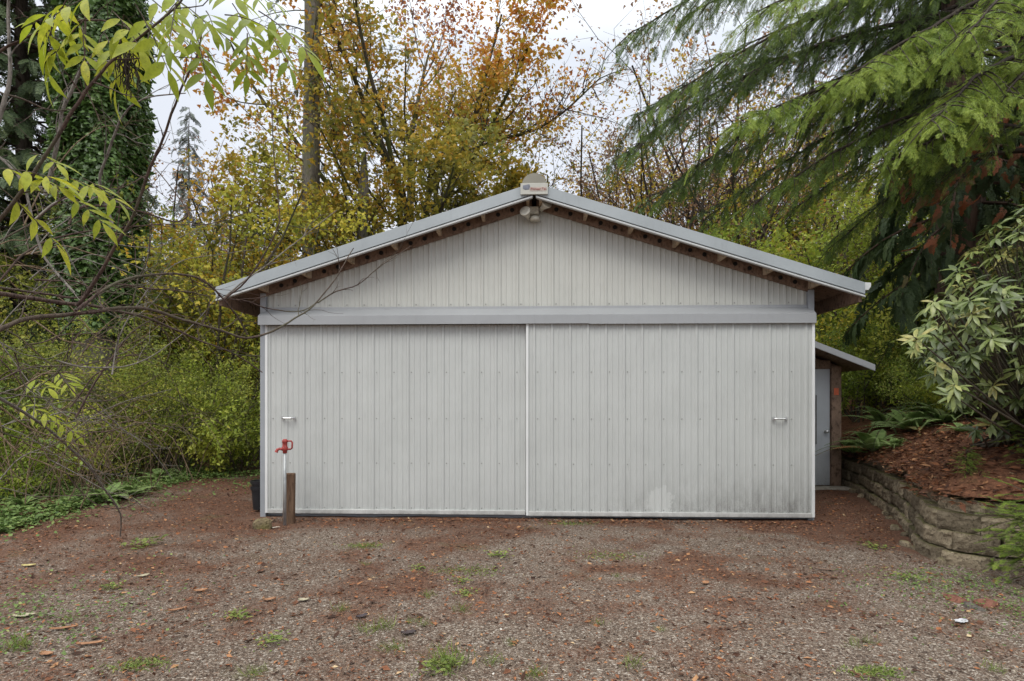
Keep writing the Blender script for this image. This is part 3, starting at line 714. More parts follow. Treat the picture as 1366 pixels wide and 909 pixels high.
# ------------------------------------------------------------------ hydrant, post, pots, small finds
RED = plain_mat('red_cast_iron', (.30, .045, .038), .55, var=.55, scale=55)
hx, hy = (380 - CX) * 7.38 / F, 7.38
hyd = thing('yard_hydrant', 'red-headed yard hydrant on a thin steel pipe before the left door', 'hydrant', (hx, hy, 0), .12)
g = Geo(); g.lathe([(.019, -.1), (.019, .93)], n=12); g.build('pipe', GALV, hyd, smooth=True)
g = Geo(); g.lathe([(.021, .855), (.027, .86), (.027, .885), (.034, .89), (.036, .93), (.033, .935), (.030, .94), (.030, .985), (.034, .99), (.034, 1.012), (.020, 1.03)], n=14); head = g.build('head', RED, hyd, smooth=True)
g = Geo(); g.tubes([(np.array([(-.02, 0, .905), (-.06, -.005, .91), (-.088, -.01, .90), (-.10, -.012, .868)]), np.array([.018, .017, .018, .021]))], 10); g.build('spout', RED, head, smooth=True)
g = Geo(); g.tubes([(np.array([(.0, 0, 1.02), (.03, 0, 1.005), (.075, 0, 1.005), (.088, 0, .985), (.085, 0, .92), (.07, 0, .905), (.03, 0, .905)]), .0105)], 8); g.build('lever', RED, head, smooth=True)
g = Geo(); g.box((-.066, -.05, -.15), (.066, .05, .595)); post = g.build('wooden_post', bark_mat('weathered_post', (.13, .075, .048), (.20, .13, .085), 9, zs=.15), bevel=.012, loc=((385.5 - CX) * 7.5 / F, 7.5, 0)); post.rotation_euler = (0, .01, .1)
tag(post, 'short weathered brown post standing behind the hydrant pipe', 'post')
PLAST = plain_mat('black_plastic', (.016, .017, .02), .35, spec=.5)
for k, (zz, lb) in enumerate(((0.0, 'black plastic plant pot on the ground behind the left garage corner'), (.085, 'black plastic plant pot nested in the top of the other pot'))):
    g = Geo(); g.lathe([(.085, 0), (.108, .27), (.122, .272), (.124, .312), (.112, .313), (.108, .28), (.084, .01)], n=28)
    pot = g.build('plant_pot', PLAST, smooth=False, loc=(-3.50, 8.32, .0 + zz)); tag(pot, lb, 'plant pot', 'nested black plant pots')
BARKP = plain_mat('pale_bark', (.50, .45, .38), .8, var=.3)
def chip(name, px, py, L, wd, rot, mat, label, cat, Y=None):
    Y = Y or F * CZ / (py - HY); p = at(px, py, Y); rs = np.random.default_rng(int(px * 7 + py)); n = 8; t_ = np.linspace(-.5, .5, n)
    w_ = wd * (1 - (2 * t_) ** 4) * rs.uniform(.7, 1.1, n) + .003; zc = .008 + .006 * (t_ * 2) ** 2
    V = np.concatenate([np.stack([t_ * L, w_ / 2 + .03 * L * np.sin(t_ * 5), zc + .01], 1), np.stack([t_ * L, 0 * t_ + .03 * L * np.sin(t_ * 5), zc], 1), np.stack([t_ * L, -w_ / 2 + .03 * L * np.sin(t_ * 5), zc + .008], 1)])
    q = [(i, n + i, n + i + 1, i + 1) for i in range(n - 1)] + [(n + i, 2 * n + i, 2 * n + i + 1, n + i + 1) for i in range(n - 1)]
    o = Geo().add(V, np.array(q)).build(name, mat, loc=(p[0], Y, gh(p[0], Y))); o.rotation_euler = (0, 0, rot); return tag(o, label, cat)
chip('bark_strip', 361, 703, .20, .035, .35, BARKP, 'pale bark strip lying between the rock and the post', 'bark')
FALLY = plain_mat('fallen_yellow', (.42, .35, .14), .7, var=.3, scale=40); FALLO = plain_mat('fallen_orange', (.30, .15, .075), .7, var=.3, scale=40); FALLP = plain_mat('fallen_pale', (.36, .32, .22), .7, var=.25, scale=40)
for px, py, L, wd, rt, m, lb in ((191, 770, .10, .045, .8, FALLP, 'pale fallen leaf on the gravel left of centre, below the mossy mound'), (38, 756, .12, .05, .1, FALLY, 'yellow fallen leaf on bare soil at the left edge'), (32, 823, .15, .06, .15, FALLP, 'long pale fallen leaf near the left edge of the drive'),
        (62, 877, .09, .045, -.3, FALLO, 'orange-yellow fallen leaf at lower left beside the grass'), (85, 842, .16, .03, .3, FALLO, 'slender orange leaf stalk lying at lower left'), (120, 863, .15, .03, .2, FALLO, 'tan leaf stalk lying right of the orange leaf at lower left'),
        (237, 816, .12, .03, .6, FALLO, 'thin reddish strip on the drive, left of centre'), (360, 804, .09, .04, .5, FALLO, 'curled pinkish leaf on the gravel below the post'), (405, 805, .08, .05, 0, FALLP, 'pale tan leaf on the gravel right of the curled one'),
        (268, 790, .10, .05, .4, FALLO, 'brownish orange leaf lying on gravel beyond the thin strip'), (941, 781, .08, .05, .7, FALLO, 'tan leaf lying on the gravel right of centre'), (1282, 832, .10, .06, .2, plain_mat('white_scrap', (.48, .48, .50), .7), 'white scrap lying in the clover at lower right'),
        (1105, 762, .22, .018, -.35, BROWN_W, 'short dark stick lying on the gravel before the shed'), (545, 847, .10, .05, .2, plain_mat('dark_leaf', (.05, .035, .035), .7), 'dark curled leaf beside the grass tufts at bottom centre'), (483, 826, .09, .04, .7, plain_mat('dark_leaf', (.06, .045, .05), .7), 'dark purple leaf left of the grass tufts')):
    nm = 'stick' if 'stick' in lb else 'scrap' if 'scrap' in lb else 'leaf_stalk' if 'stalk' in lb or 'strip' in lb else 'fallen_leaf'
    chip(nm, px, py, L, wd, rt, m, lb, nm.replace('_', ' '))

# grass tufts and weeds on the drive
GRASS_M = leaf_mat('grass_blade', [(0, (.07, .11, .02)), (.5, (.15, .21, .04)), (1, (.30, .32, .09))], .3, .5)
def tuft(px, py, kindn, size, label, seed, group='grass tufts growing in the gravel drive'):
    rs = np.random.default_rng(seed); Y = F * CZ / (py - HY); p = at(px, py, Y); g = Geo()
    if kindn == 'grass':
        n = int(60 * size / .1); P = np.zeros((n, 3)); P[:, :2] = rs.normal(0, size * .33, (n, 2)); d = np.stack([rs.normal(0, .7, n), rs.normal(0, .7, n), np.full(n, 1.)], 1)
        g.inst(blade([.012, .02, .016, .002], .1, .35), P, d, rs.normal(0, 1, (n, 3)) + [0, 0, .2], rs.uniform(.4, 1.0, n) * size * .9, np.clip(rs.normal(.5, .2, n), 0, 1))
    elif kindn == 'moss':
        n = 480; P = np.zeros((n, 3)); P[:, 0] = rs.normal(0, size, n); P[:, 1] = rs.normal(0, size * .5, n); d = np.stack([rs.normal(0, 1, n), rs.normal(0, 1, n), rs.uniform(.1, .7, n)], 1)
        g.inst(NARROW, P, d, rs.normal(0, .4, (n, 3)) + [0, 0, 1], rs.uniform(.015, .04, n), np.clip(rs.normal(.55, .2, n), 0, 1))
    else:
        n = 70; a = rs.uniform(0, 6.28, n); P = np.zeros((n, 3)); P[:, :2] = rs.normal(0, size * .5, (n, 2)); P[:, 2] = rs.uniform(0, size * .4, n)
        g.inst(OVAL, P, np.stack([np.cos(a), np.sin(a), rs.uniform(-.1, .6, n)], 1), rs.normal(0, .3, (n, 3)) + [0, 0, 1], rs.uniform(.16, .42, n) * size, np.clip(rs.normal(.6, .25, n), 0, 1))
    g.v = [v for v in g.v]
    nm = {'grass': 'grass_tuft', 'moss': 'moss_patch', 'weed': 'weed'}[kindn]
    o = g.build(nm, GRASS_M, loc=(p[0], Y, gh(p[0], Y))); return tag(o, label, nm.replace('_', ' '), group)
TUFTS = [(663, 742, 'weed', .12, 'broad pale weed on the gravel below the seam between the doors'), (623, 761, 'moss', .17, 'wide yellow-green moss patch left of the broad weed'), (493, 843, 'grass', .10, 'leftmost of the bright tufts in a row at bottom centre'),
 (514, 839, 'grass', .10, 'second bright tuft in the row at bottom centre'), (455, 817, 'grass', .09, 'small tuft beside the dark purple leaf'), (524, 866, 'grass', .10, 'tuft just below the row of bright tufts'), (616, 817, 'grass', .09, 'taller tuft in the line of small weeds left of centre'),
 (572, 799, 'grass', .08, 'small tuft between the moss patch and the bright row'), (620, 795, 'weed', .08, 'small leafy weed above the taller tuft'), (616, 777, 'weed', .08, 'small leafy weed just below the moss patch'), (557, 757, 'weed', .08, 'small weed left of the moss patch'),
 (488, 728, 'moss', .12, 'faint moss patch near the foot of the left door'), (486, 753, 'grass', .06, 'tiny tuft below the faint moss patch'), (597, 888, 'grass', .17, 'largest and tallest grass clump, at the bottom edge'), (585, 896, 'weed', .12, 'leafy weed growing inside the tall clump at the bottom'),
 (656, 884, 'grass', .10, 'tuft right of the tall clump at the bottom edge'), (713, 901, 'grass', .10, 'tuft cut by the bottom edge right of centre'), (682, 859, 'grass', .06, 'tiny tuft above and right of the tall clump'), (843, 890, 'grass', .09, 'lone green tuft near the bottom edge right of centre'),
 (823, 768, 'grass', .06, 'small tuft in the middle of the drive, right of centre'), (817, 741, 'moss', .20, 'wide dull moss patch before the right door'), (799, 834, 'grass', .07, 'small yellowish tuft right of centre'), (883, 844, 'grass', .06, 'tiny tuft right of the yellowish tuft'),
 (759, 697, 'moss', .16, 'moss strip at the foot of the right door'), (552, 832, 'grass', .07, 'third tuft of the bright row at bottom centre'), (568, 836, 'grass', .07, 'fourth and rightmost tuft of the bright row'), (1143, 863, 'grass', .07, 'left one of the twin tufts at lower right'),
 (1158, 858, 'grass', .07, 'right one of the twin tufts at lower right'), (1167, 897, 'moss', .08, 'mossy patch at the bottom edge below the twin tufts'), (1328, 895, 'grass', .08, 'yellowish tuft in the bottom right corner'), (26, 866, 'grass', .14, 'grass clump in the lower left corner'),
 (94, 828, 'grass', .08, 'thin tuft right of the lower left clump'), (184, 888, 'moss', .09, 'yellow moss patch at the bottom edge on the left'), (148, 785, 'weed', .09, 'pale weed on the left part of the drive'), (360, 858, 'weed', .11, 'green weed low on the left half of the drive'), (317, 824, 'weed', .10, 'weed with yellowish leaves left of the pinkish leaf'),
 (193, 728, 'weed', .18, 'low mossy mound of weed at the left edge of the gravel'), (338, 901, 'grass', .09, 'tuft cut by the bottom edge on the left'), (1165, 731, 'weed', .12, 'weed at the foot of the litter beside the retaining wall'), (1211, 775, 'weed', .12, 'low weed patch in front of the curved wall end')]
for k, (px, py, kn, sz, lb) in enumerate(TUFTS): tuft(px, py, kn, sz, lb, 100 + k)

# ------------------------------------------------------------------ bark and leaf colours
BARK_GREY = bark_mat('grey_fir_bark', (.13, .115, .095), (.20, .18, .155), 5, moss=(.13, .13, .07))
BARK_DARK = bark_mat('dark_bark', (.040, .032, .026), (.075, .06, .048), 5)
BARK_MOSS = bark_mat('mossy_bark', (.060, .050, .038), (.095, .08, .06), 5, moss=(.075, .085, .025))
BARK_TWIG = bark_mat('twig_bark', (.085, .068, .055), (.13, .105, .085), 9, moss=(.085, .085, .05))
BARK_CEDAR = bark_mat('cedar_bark', (.055, .035, .026), (.095, .062, .045), 4, zs=.1)
M_MAPLE = leaf_mat('bigleaf_autumn', [(0, (.15, .16, .03)), (.25, (.30, .26, .035)), (.5, (.50, .32, .04)), (.72, (.56, .23, .03)), (.88, (.40, .13, .03)), (1, (.20, .10, .08))], .4, .55)
M_YELLOW = leaf_mat('vine_maple_yellow', [(0, (.16, .19, .025)), (.35, (.36, .36, .045)), (.65, (.52, .44, .05)), (.85, (.58, .36, .04)), (1, (.48, .19, .03))], .42, .55)
M_GOLD = leaf_mat('maple_gold', [(0, (.18, .18, .025)), (.4, (.44, .32, .035)), (.7, (.58, .33, .035)), (1, (.52, .17, .03))], .42, .55)
M_OLIVE = leaf_mat('olive_leaf', [(0, (.09, .115, .02)), (.4, (.20, .235, .035)), (.75, (.34, .34, .055)), (1, (.48, .40, .08))], .38, .55)
M_GREEN = leaf_mat('green_leaf', [(0, (.07, .11, .018)), (.4, (.15, .225, .03)), (.8, (.26, .33, .06)), (1, (.42, .42, .10))], .36, .5)
M_LIME = leaf_mat('lime_leaf', [(0, (.15, .21, .025)), (.5, (.32, .38, .05)), (1, (.52, .50, .09))], .4, .5)
M_PINK = leaf_mat('dry_mauve_leaf', [(0, (.17, .11, .08)), (.5, (.29, .17, .10)), (.8, (.38, .20, .08)), (1, (.46, .28, .08))], .35, .6)
M_FIR = leaf_mat('fir_needle', [(0, (.035, .058, .024)), (.5, (.075, .115, .045)), (1, (.15, .19, .07))], .2, .55)
M_FIRHAZE = leaf_mat('hazed_fir_needle', [(0, (.085, .105, .085)), (.5, (.13, .155, .12)), (1, (.19, .21, .16))], .2, .6)  # distance haze mixed into the needle colour
M_HEM = leaf_mat('hemlock_needle', [(0, (.025, .045, .012)), (.35, (.075, .125, .022)), (.7, (.17, .255, .035)), (1, (.30, .38, .06))], .3, .5)
M_CEDAR = leaf_mat('cedar_scale', [(0, (.02, .038, .014)), (.5, (.055, .09, .03)), (.85, (.11, .15, .05)), (.91, (.20, .085, .04)), (1, (.36, .12, .05))], .2, .55)
M_IVY = leaf_mat('ivy_leaf', [(0, (.035, .065, .016)), (.5, (.085, .155, .035)), (.9, (.16, .25, .065)), (1, (.26, .33, .09))], .2, .4, .45)
M_RHODO = leaf_mat('rhododendron_leaf', [(0, (.04, .06, .016)), (.35, (.10, .14, .035)), (.7, (.20, .25, .07)), (.9, (.31, .34, .11)), (1, (.36, .32, .10))], .12, .36, .5, .7)
M_COMP = leaf_mat('pinnate_leaf', [(0, (.16, .24, .02)), (.5, (.33, .40, .03)), (1, (.55, .53, .05))], .5, .4, .3, .75)
M_FERN = leaf_mat('fern_frond', [(0, (.10, .16, .045)), (.5, (.24, .35, .11)), (.9, (.38, .48, .19)), (1, (.38, .17, .07))], .35, .5)

# ------------------------------------------------------------------ trees: builders
def noise3(P, s, seed):
    return vnoise(P[:, 0] + P[:, 2] * .7, P[:, 1] - P[:, 2] * .6, s, seed)
def make_tree(name, label, cat, loc, spec, starts, leaf, lsz, k, spread, tintf, barkm, leafm, seed, group=None, zbias=.6, sides=5, rotz=0, hang=.3):
    rs = np.random.default_rng(seed); tubes = []; tips = []
    for (p, d, L, r) in starts: grow(rs, p, d, L, r, 0, spec, tubes, tips)
    t = thing(name, label, cat, loc, rotz, group)
    big = [q for q in tubes if q[1][0] > .02]; small = [q for q in tubes if q[1][0] <= .02]
    g = Geo(); 
    if big: g.tubes(big, 7)
    if small: g.tubes(small, 4)
    g.build('trunk', barkm, t, smooth=True)
    P, D = on_tips(rs, tips, k, spread); m = len(P)
    X = D * .5 + rs.normal(0, .6, (m, 3)) + np.array([0, 0, -hang]); Z = rs.normal(0, .55, (m, 3)) + np.array([0, -.25, zbias])
    g = Geo(); g.inst(leaf, P, X, Z, rs.uniform(.65, 1.25, m) * lsz, tintf(P, rs, m)); g.build('crown', leafm, t)
    return t
def tint_basic(base, amp, rnd):
    return lambda P, rs, m: np.clip(base + amp * noise3(P, .8, 3) + rs.normal(0, rnd, m), 0, 1)

# the large autumn maple behind the ridge
tx, ty = (548 - CX) * 22 / F, 22.0
spec = [dict(n=8, wig=.07, trop=(0, 0, .25), kids=(7, 10), klen=.42, ang=42, angv=12, start=.18, krad=.5, taper=.25),
        dict(n=5, wig=.16, trop=(0, 0, .15), kids=(6, 8), klen=.48, ang=48, start=.12, krad=.55, taper=.3),
        dict(n=4, wig=.2, kids=(4, 6), klen=.55, ang=48, start=.1, krad=.6, taper=.3),
        dict(n=3, wig=.25, taper=.4)]
starts = [((0, 0, 0), (0.02, 0, 1), 9.6, .28)]
rs0 = np.random.default_rng(5)
for k in range(9):
    a = 2 * math.pi * k / 9 + rs0.normal(0, .25); el = rs0.uniform(.75, 2.4); L = rs0.uniform(7.5, 10.5)
    starts.append(((.05 * math.cos(a), .05 * math.sin(a), 6.3 + rs0.uniform(-1, 2.2)), (math.cos(a), math.sin(a) * .8, el), L, .13))
for k in range(12):
    a = 2 * math.pi * k / 12 + .4; starts.append(((0, 0, 5.0 + rs0.uniform(-1.2, 2.4)), (math.cos(a), math.sin(a), .42), rs0.uniform(4.8, 7.2), .075))
def tint_maple(P, rs, m):
    out = np.hypot(P[:, 0], P[:, 2] - 10) / 7
    return np.clip(.25 + .055 * (P[:, 2] - 8.5) + .22 * noise3(P, .55, 4) + .16 * smooth01(.7, 1.1, out) + .10 * smooth01(0, 6, P[:, 0]) + rs.normal(0, .13, m), 0, 1)
mp = make_tree('bigleaf_maple', 'large autumn maple with orange and olive leaves rising behind the garage ridge', 'tree', (tx, ty, .15), spec, starts, MAPLE, .185, 5.6, .14, tint_maple, BARK_MOSS, M_MAPLE, 61)

# sweeping low limb on the right of the maple
limb = catmull([at(566, 215, 22), at(585, 180, 22), at(620, 172, 21.8), at(665, 183, 21.6), at(700, 178, 21.4), at(745, 155, 21.2), at(800, 105, 21)], 5) - np.array([tx, ty, .15])
rs = np.random.default_rng(62); tb = [(limb, np.linspace(.13, .025, len(limb)))]; tp = []
for i in range(6, len(limb), 1):
    for _ in range(2): grow(rs, limb[i], np.array([rs.normal(.3, .5), rs.normal(0, .6), rs.normal(.5, .5)]), rs.uniform(1.0, 2.2), .022, 0, spec[2:], tb, tp)
g = Geo(); g.tubes(tb, 5); g.build('limb', BARK_MOSS, mp, smooth=True)
P, D = on_tips(rs, tp, 3.2, .1); m = len(P); g = Geo(); g.inst(MAPLE, P, rs.normal(0, .7, (m, 3)) + [0, 0, -.4], rs.normal(0, .6, (m, 3)) + [0, -.3, .5], rs.uniform(.6, 1.2, m) * .17, np.clip(rs.normal(.75, .2, m), 0, 1)); g.build('limb_leaves', M_MAPLE, mp)

# templates, first used in place and then copied
VSPEC = [dict(n=6, wig=.12, trop=(0, 0, .15), kids=(6, 9), klen=.42, ang=50, start=.2, krad=.5, taper=.3), dict(n=4, wig=.2, kids=(5, 7), klen=.5, ang=48, start=.1, krad=.6, taper=.35), dict(n=3, wig=.25, taper=.5)]
def vine(seed, H, label, loc, leafm, k=19, lsz=.125, stems=7, lean=.45, name='vine_maple', cat='tree', barkm=BARK_TWIG, base=.4, group=None):
    rs = np.random.default_rng(seed); st = []
    for i in range(stems):
        a = 2 * math.pi * i / stems + rs.normal(0, .3); st.append(((.12 * math.cos(a), .12 * math.sin(a), -.1), (math.cos(a) * lean, math.sin(a) * lean, 1), H * rs.uniform(.7, 1.05), .035 * H / 5))
    return make_tree(name, label, cat, loc, VSPEC, st, MAPLE, lsz, k, .13, tint_basic(base, .3, .16), barkm, leafm, seed, group)
def pos(px, Y, onbank=False):
    x = (px - CX) * Y / F; return (x, Y, float(bh(np.array([x]), np.array([Y]))[0]) if onbank else float(gh(x, Y)) - .02)

G_L = 'trees and tall shrubs in the woods behind'
vA = vine(71, 7.6, 'yellow-green vine maple just left of the garage eave', pos(295, 15.5), M_YELLOW, group=G_L)
vB = vine(72, 6.4, 'olive vine maple behind the ivy-covered trunk', pos(185, 17), M_OLIVE, lean=.6, group=G_L)
vC = vine(73, 9.4, 'golden maple left of the bare fir trunk', pos(330, 22), M_GOLD, k=26, lsz=.15, group=G_L)
vD = vine(74, 10.5, 'slender multi-stemmed tree with sparse mauve leaves behind the right roof slope', pos(965, 22), M_PINK, k=11, lsz=.12, stems=8, lean=.30, barkm=BARK_DARK, name='sparse_tree', group=G_L)
def place(src, px, Y, rot, sc, label, mat=None, bank=False):
    o = dup(src, pos(px, Y, bank), rot, sc, label)
    if mat: repaint(o, 'crown', mat)
    return o
place(vA, 225, 19, 1.3, .9, 'tall yellow vine maple between the ivy trunk and the garage eave', M_YELLOW)
place(vB, 50, 16, 2.1, 1.0, 'green-yellow vine maple at the left edge in front of the dark conifer', M_OLIVE)
place(vA, 140, 22, 3.0, 1.15, 'olive vine maple far behind the ivy trunk', M_OLIVE)
place(vB, 10, 20, .7, 1.3, 'yellowish vine maple at the far left behind the bare branches', M_YELLOW)
place(vC, 395, 25, 2.2, 1.0, 'rusty gold maple behind the bare fir trunk', M_GOLD)
place(vC, 285, 27, 4.4, .95, 'green-olive maple far behind the left eave', M_OLIVE)
place(vA, 480, 24, 5.0, .75, 'yellow maple behind the broken snag', M_YELLOW)
place(vB, 375, 21, 4.1, 1.0, 'golden vine maple behind the left roof slope', M_GOLD)
place(vC, 620, 26, .6, .8, 'low golden-olive maple behind the ridge', M_OLIVE)
place(vA, 760, 24, 2.6, 1.3, 'green maple right of the ridge cap', M_GREEN)
place(vC, 850, 26, 3.3, 1.2, 'rusty maple behind the middle of the right roof slope', M_GOLD)
place(vD, 880, 25, 1.9, 1.15, 'thin sparse tree with mauve leaves right of the ridge cap')
place(vD, 1040, 26, 3.9, 1.2, 'thin sparse tree with mauve leaves behind the hemlock boughs')
place(vD, 1150, 24, 5.1, 1.25, 'thin sparse tree far behind the dark cedar, left of its trunk')
place(vD, 230, 30, 2.9, 1.2, 'sparse brown tree far behind on the left')
place(vD, 700, 30, .3, 1.15, 'sparse brown tree far behind the ridge')
place(vA, 1110, 16, .9, .95, 'yellow-green vine maple above the shed roof', M_LIME, True)
place(vB, 1180, 14, 3.5, .95, 'bright yellow-green shrub tree right of the shed', M_LIME, True)
place(vA, 1045, 19, 2.4, 1.05, 'yellow vine maple behind the right end of the garage roof', M_YELLOW)
place(vB, 1230, 19, 5.6, 1.2, 'olive vine maple behind the cedar trunk', M_OLIVE, True)
place(vA, 1330, 18, 1.7, 1.1, 'green vine maple at the far right behind the rhododendron', M_GREEN, True)
place(vC, 1130, 25, 3.8, 1.1, 'gold-tinted maple far behind the shed', M_GOLD, True)
place(vB, 960, 20, .2, 1.0, 'yellow-olive vine maple behind the lower right roof slope', M_YELLOW)

for px, Y, rt, sc, lb, src, mt in ((800, 23, 2.0, 1.1, 'sparse golden tree nearest the ridge cap on its right', vD, M_GOLD), (1000, 24, .2, 1.45, 'tallest sparse mauve tree, seen through the hemlock boughs', vD, M_PINK), (930, 29, 3.2, 1.5, 'tall sparse gold tree far behind the right roof slope', vD, M_GOLD), (905, 21, .8, 1.05, 'thin sparse tree just over the middle of the right roof slope', vD, M_PINK), (1010, 30, 2.2, 1.3, 'tall thin sparse tree far behind, left of the shed roof', vD, M_PINK), (1080, 20, 5.2, 1.0, 'sparse tree under the hemlock boughs right of the roof', vD, M_YELLOW), (840, 34, 4.1, 1.3, 'tall sparse tree far behind the right roof slope', vD, M_GOLD),
        (650, 31, 1.2, .95, 'golden maple far behind the ridge, right of the big maple trunk', vC, M_GOLD), (445, 32, .4, 1.0, 'yellow maple far behind the broken snag', vC, M_YELLOW), (740, 33, 5.5, 1.0, 'olive-gold maple far behind the ridge cap', vC, M_GOLD), (200, 25, 1.9, .85, 'olive-green maple behind the ivy trunk, left of the hazy conifer', vC, M_GREEN),
        (100, 27, 4.9, 1.2, 'olive maple far behind the ivy trunk on the left', vC, M_OLIVE), (315, 17.5, 3.3, .8, 'yellow vine maple directly behind the left eave', vA, M_YELLOW), (265, 16.5, .9, .9, 'golden vine maple beside the left eave', vA, M_GOLD), (985, 27, 1.4, 1.05, 'gold-leaved maple behind the lower right roof slope', vC, M_GOLD), (1075, 23, .5, 1.0, 'yellow maple behind the right eave', vC, M_YELLOW), (1200, 22, 2.7, 1.0, 'golden-yellow maple behind the cedar, left of its trunk', vC, M_YELLOW)):
    place(src, px, Y, rt, sc, lb, mt)

# shrubs --------------------------------------------------------------
SSPEC = [dict(n=5, wig=.16, trop=(0, 0, -.10), kids=(7, 10), klen=.45, ang=45, start=.15, krad=.5, taper=.3), dict(n=3, wig=.22, kids=(4, 6), klen=.5, ang=45, start=.05, krad=.6), dict(n=3, wig=.25, taper=.5)]
def shrub(seed, H, label, loc, leafm, leaf=DIAMOND, lsz=.055, k=13, stems=13, lean=.75, name='shrub', base=.45, barkm=BARK_TWIG, group='shrubs at the edge of the woods'):
    rs = np.random.default_rng(seed); st = []
    for i in range(stems):
        a = 2 * math.pi * i / stems + rs.normal(0, .3); l = lean * rs.uniform(.3, 1.3)
        st.append(((.15 * math.cos(a), .15 * math.sin(a), -.05), (math.cos(a) * l, math.sin(a) * l, 1), H * rs.uniform(.7, 1.15), .014))
    return make_tree(name, label, 'shrub', loc, SSPEC, st, leaf, lsz, k, .06, tint_basic(base, .42, .17), barkm, leafm, seed, group)
sA = shrub(81, 2.5, 'dense small-leaved olive bush left of the garage corner', pos(240, 11.6), M_OLIVE)
sB = shrub(82, 2.0, 'yellow-green leafy bush behind the left garage corner', pos(325, 12.5), M_LIME, OVAL, .08, 9)
sC = shrub(83, 1.9, 'tangled olive bush under the bare branches at the left edge', pos(60, 10.6), M_OLIVE, DIAMOND, .06, 9)
for src, px, Y, rt, sc, lb, mt, bk in ((sA, 170, 11.4, 2.2, .8, 'small-leaved green bush left of the densest bush', M_OLIVE, 0), (sA, 285, 13.5, 4, 1.05, 'taller lime-green bush behind the densest left bush', M_LIME, 0), (sC, 110, 10.2, 1.2, .7, 'low olive bush before the grey trunk base', M_OLIVE, 0),
        (sB, 40, 8.7, 3.2, .62, 'lime-leaved low bush in the left thicket', M_LIME, 0), (sB, 195, 13, .5, 1.1, 'lime-green bush beside the grey trunk base', M_LIME, 0), (sC, -30, 9.6, 2.8, 1.1, 'dark tangled bush cut by the left edge', M_GREEN, 0), (sA, 20, 11, 5.2, 1.2, 'tall green bush at the left edge behind the thicket', M_OLIVE, 0),
        (sA, 200, 14.5, .4, 1.2, 'olive bush behind the densest left bush', M_OLIVE, 0), (sC, 335, 15, 1.6, 1.2, 'olive bush deep behind the left garage corner', M_OLIVE, 0), (sB, 90, 15.5, 2.4, 1.4, 'yellow-green bush behind the ivy trunk base', M_LIME, 0),
        (sB, 1150, 12.2, 1.2, 1.0, 'lime bush directly right of the shed roof', M_LIME, 1), (sB, 1205, 13.2, 2.9, 1.2, 'yellow-green bush left of the cedar trunk', M_YELLOW, 1), (sA, 1135, 13.4, 4.0, 1.0, 'dark green bush behind the shed', M_GREEN, 1), (sC, 1260, 10.4, 5.0, .75, 'low dark bush below the cedar trunk', M_GREEN, 1),
        (sA, 1330, 10.5, .9, .9, 'dark green bush behind the rhododendron', M_GREEN, 1), (sB, 1300, 9.2, 3.7, .55, 'small lime-leaved bush under the rhododendron', M_LIME, 1), (sC, 1400, 9.5, 2.0, 1.0, 'dark bush at the right edge on the bank', M_GREEN, 1), (sA, 1215, 11.6, 2.6, .62, 'small green bush behind the ferns', M_GREEN, 1), (sB, 1385, 12.5, 5.5, 1.3, 'olive-lime bush behind the far right trunk', M_OLIVE, 1)):
    o = place(src, px, Y, rt, sc, lb, mt, bool(bk))
# far wood edge that closes the view low down
far_k = 0
for src, px, Y, sc, mt, lb in ((sA, 60, 27, 2.3, M_OLIVE, 'far olive thicket behind the left edge'), (sC, 160, 29, 2.5, M_YELLOW, 'far yellowish thicket behind the ivy trunk'), (sA, 250, 31, 2.5, M_OLIVE, 'far olive thicket left of the eave'), (sB, 330, 30, 2.5, M_YELLOW, 'far yellow thicket behind the left eave'), (sA, -40, 24, 2.3, M_GREEN, 'far green thicket cut by the left edge'),
        (sA, 1100, 29, 2.6, M_OLIVE, 'far olive thicket behind the shed'), (sB, 1180, 28, 2.4, M_YELLOW, 'far yellow thicket between shed and cedar'), (sA, 1270, 26, 2.4, M_GREEN, 'far green thicket behind the cedar'), (sC, 1350, 24, 2.4, M_OLIVE, 'far olive thicket at the right edge'), (sA, 1430, 22, 2.3, M_GREEN, 'far green thicket cut by the right edge')):
    place(src, px, Y, far_k * 1.7, sc, lb, mt, px > 700); far_k += 1

# bramble canes in the left thicket --------------------------------------
rs = np.random.default_rng(91)
CANE_M = bark_mat('dry_cane', (.15, .10, .065), (.24, .18, .12), 10)
for px, Y, H, n, lb in ((30, 8.3, 1.5, 34, 'tangle of dry brown bramble canes low at the left edge'), (110, 9.1, 1.4, 26, 'dry bramble canes before the low olive bush'), (210, 11.0, 1.3, 20, 'dry bramble canes under the dense left bush')):
    b = thing('bramble', lb, 'bramble', pos(px, Y)); tb = []
    for i in range(n):
        a = rs.uniform(0, 6.28); s0 = np.array([rs.normal(0, .5), rs.normal(0, .3), 0]); L = H * rs.uniform(.6, 1.3); tt = np.linspace(0, 1, 9)
        dx = np.array([math.cos(a), math.sin(a) * .6]); pth = np.stack([s0[0] + dx[0] * L * tt * .9, s0[1] + dx[1] * L * tt * .9, L * .8 * np.sin(tt * rs.uniform(1.8, 2.9))], 1) + np.cumsum(rs.normal(0, .012, (9, 3)), 0)
        tb.append((pth, np.linspace(.008, .003, 9)))
    g = Geo(); g.tubes(tb, 4); g.build('cane', CANE_M, b)
    P, D = on_tips(rs, [q[0] for q in tb], 5, .03); m = len(P)
    g = Geo(); g.inst(OVAL, P, rs.normal(0, 1, (m, 3)), rs.normal(0, .5, (m, 3)) + [0, -.3, 1], rs.uniform(.04, .085, m), np.clip(rs.normal(.4, .2, m), 0, 1)); g.build('foliage', M_GREEN, b)

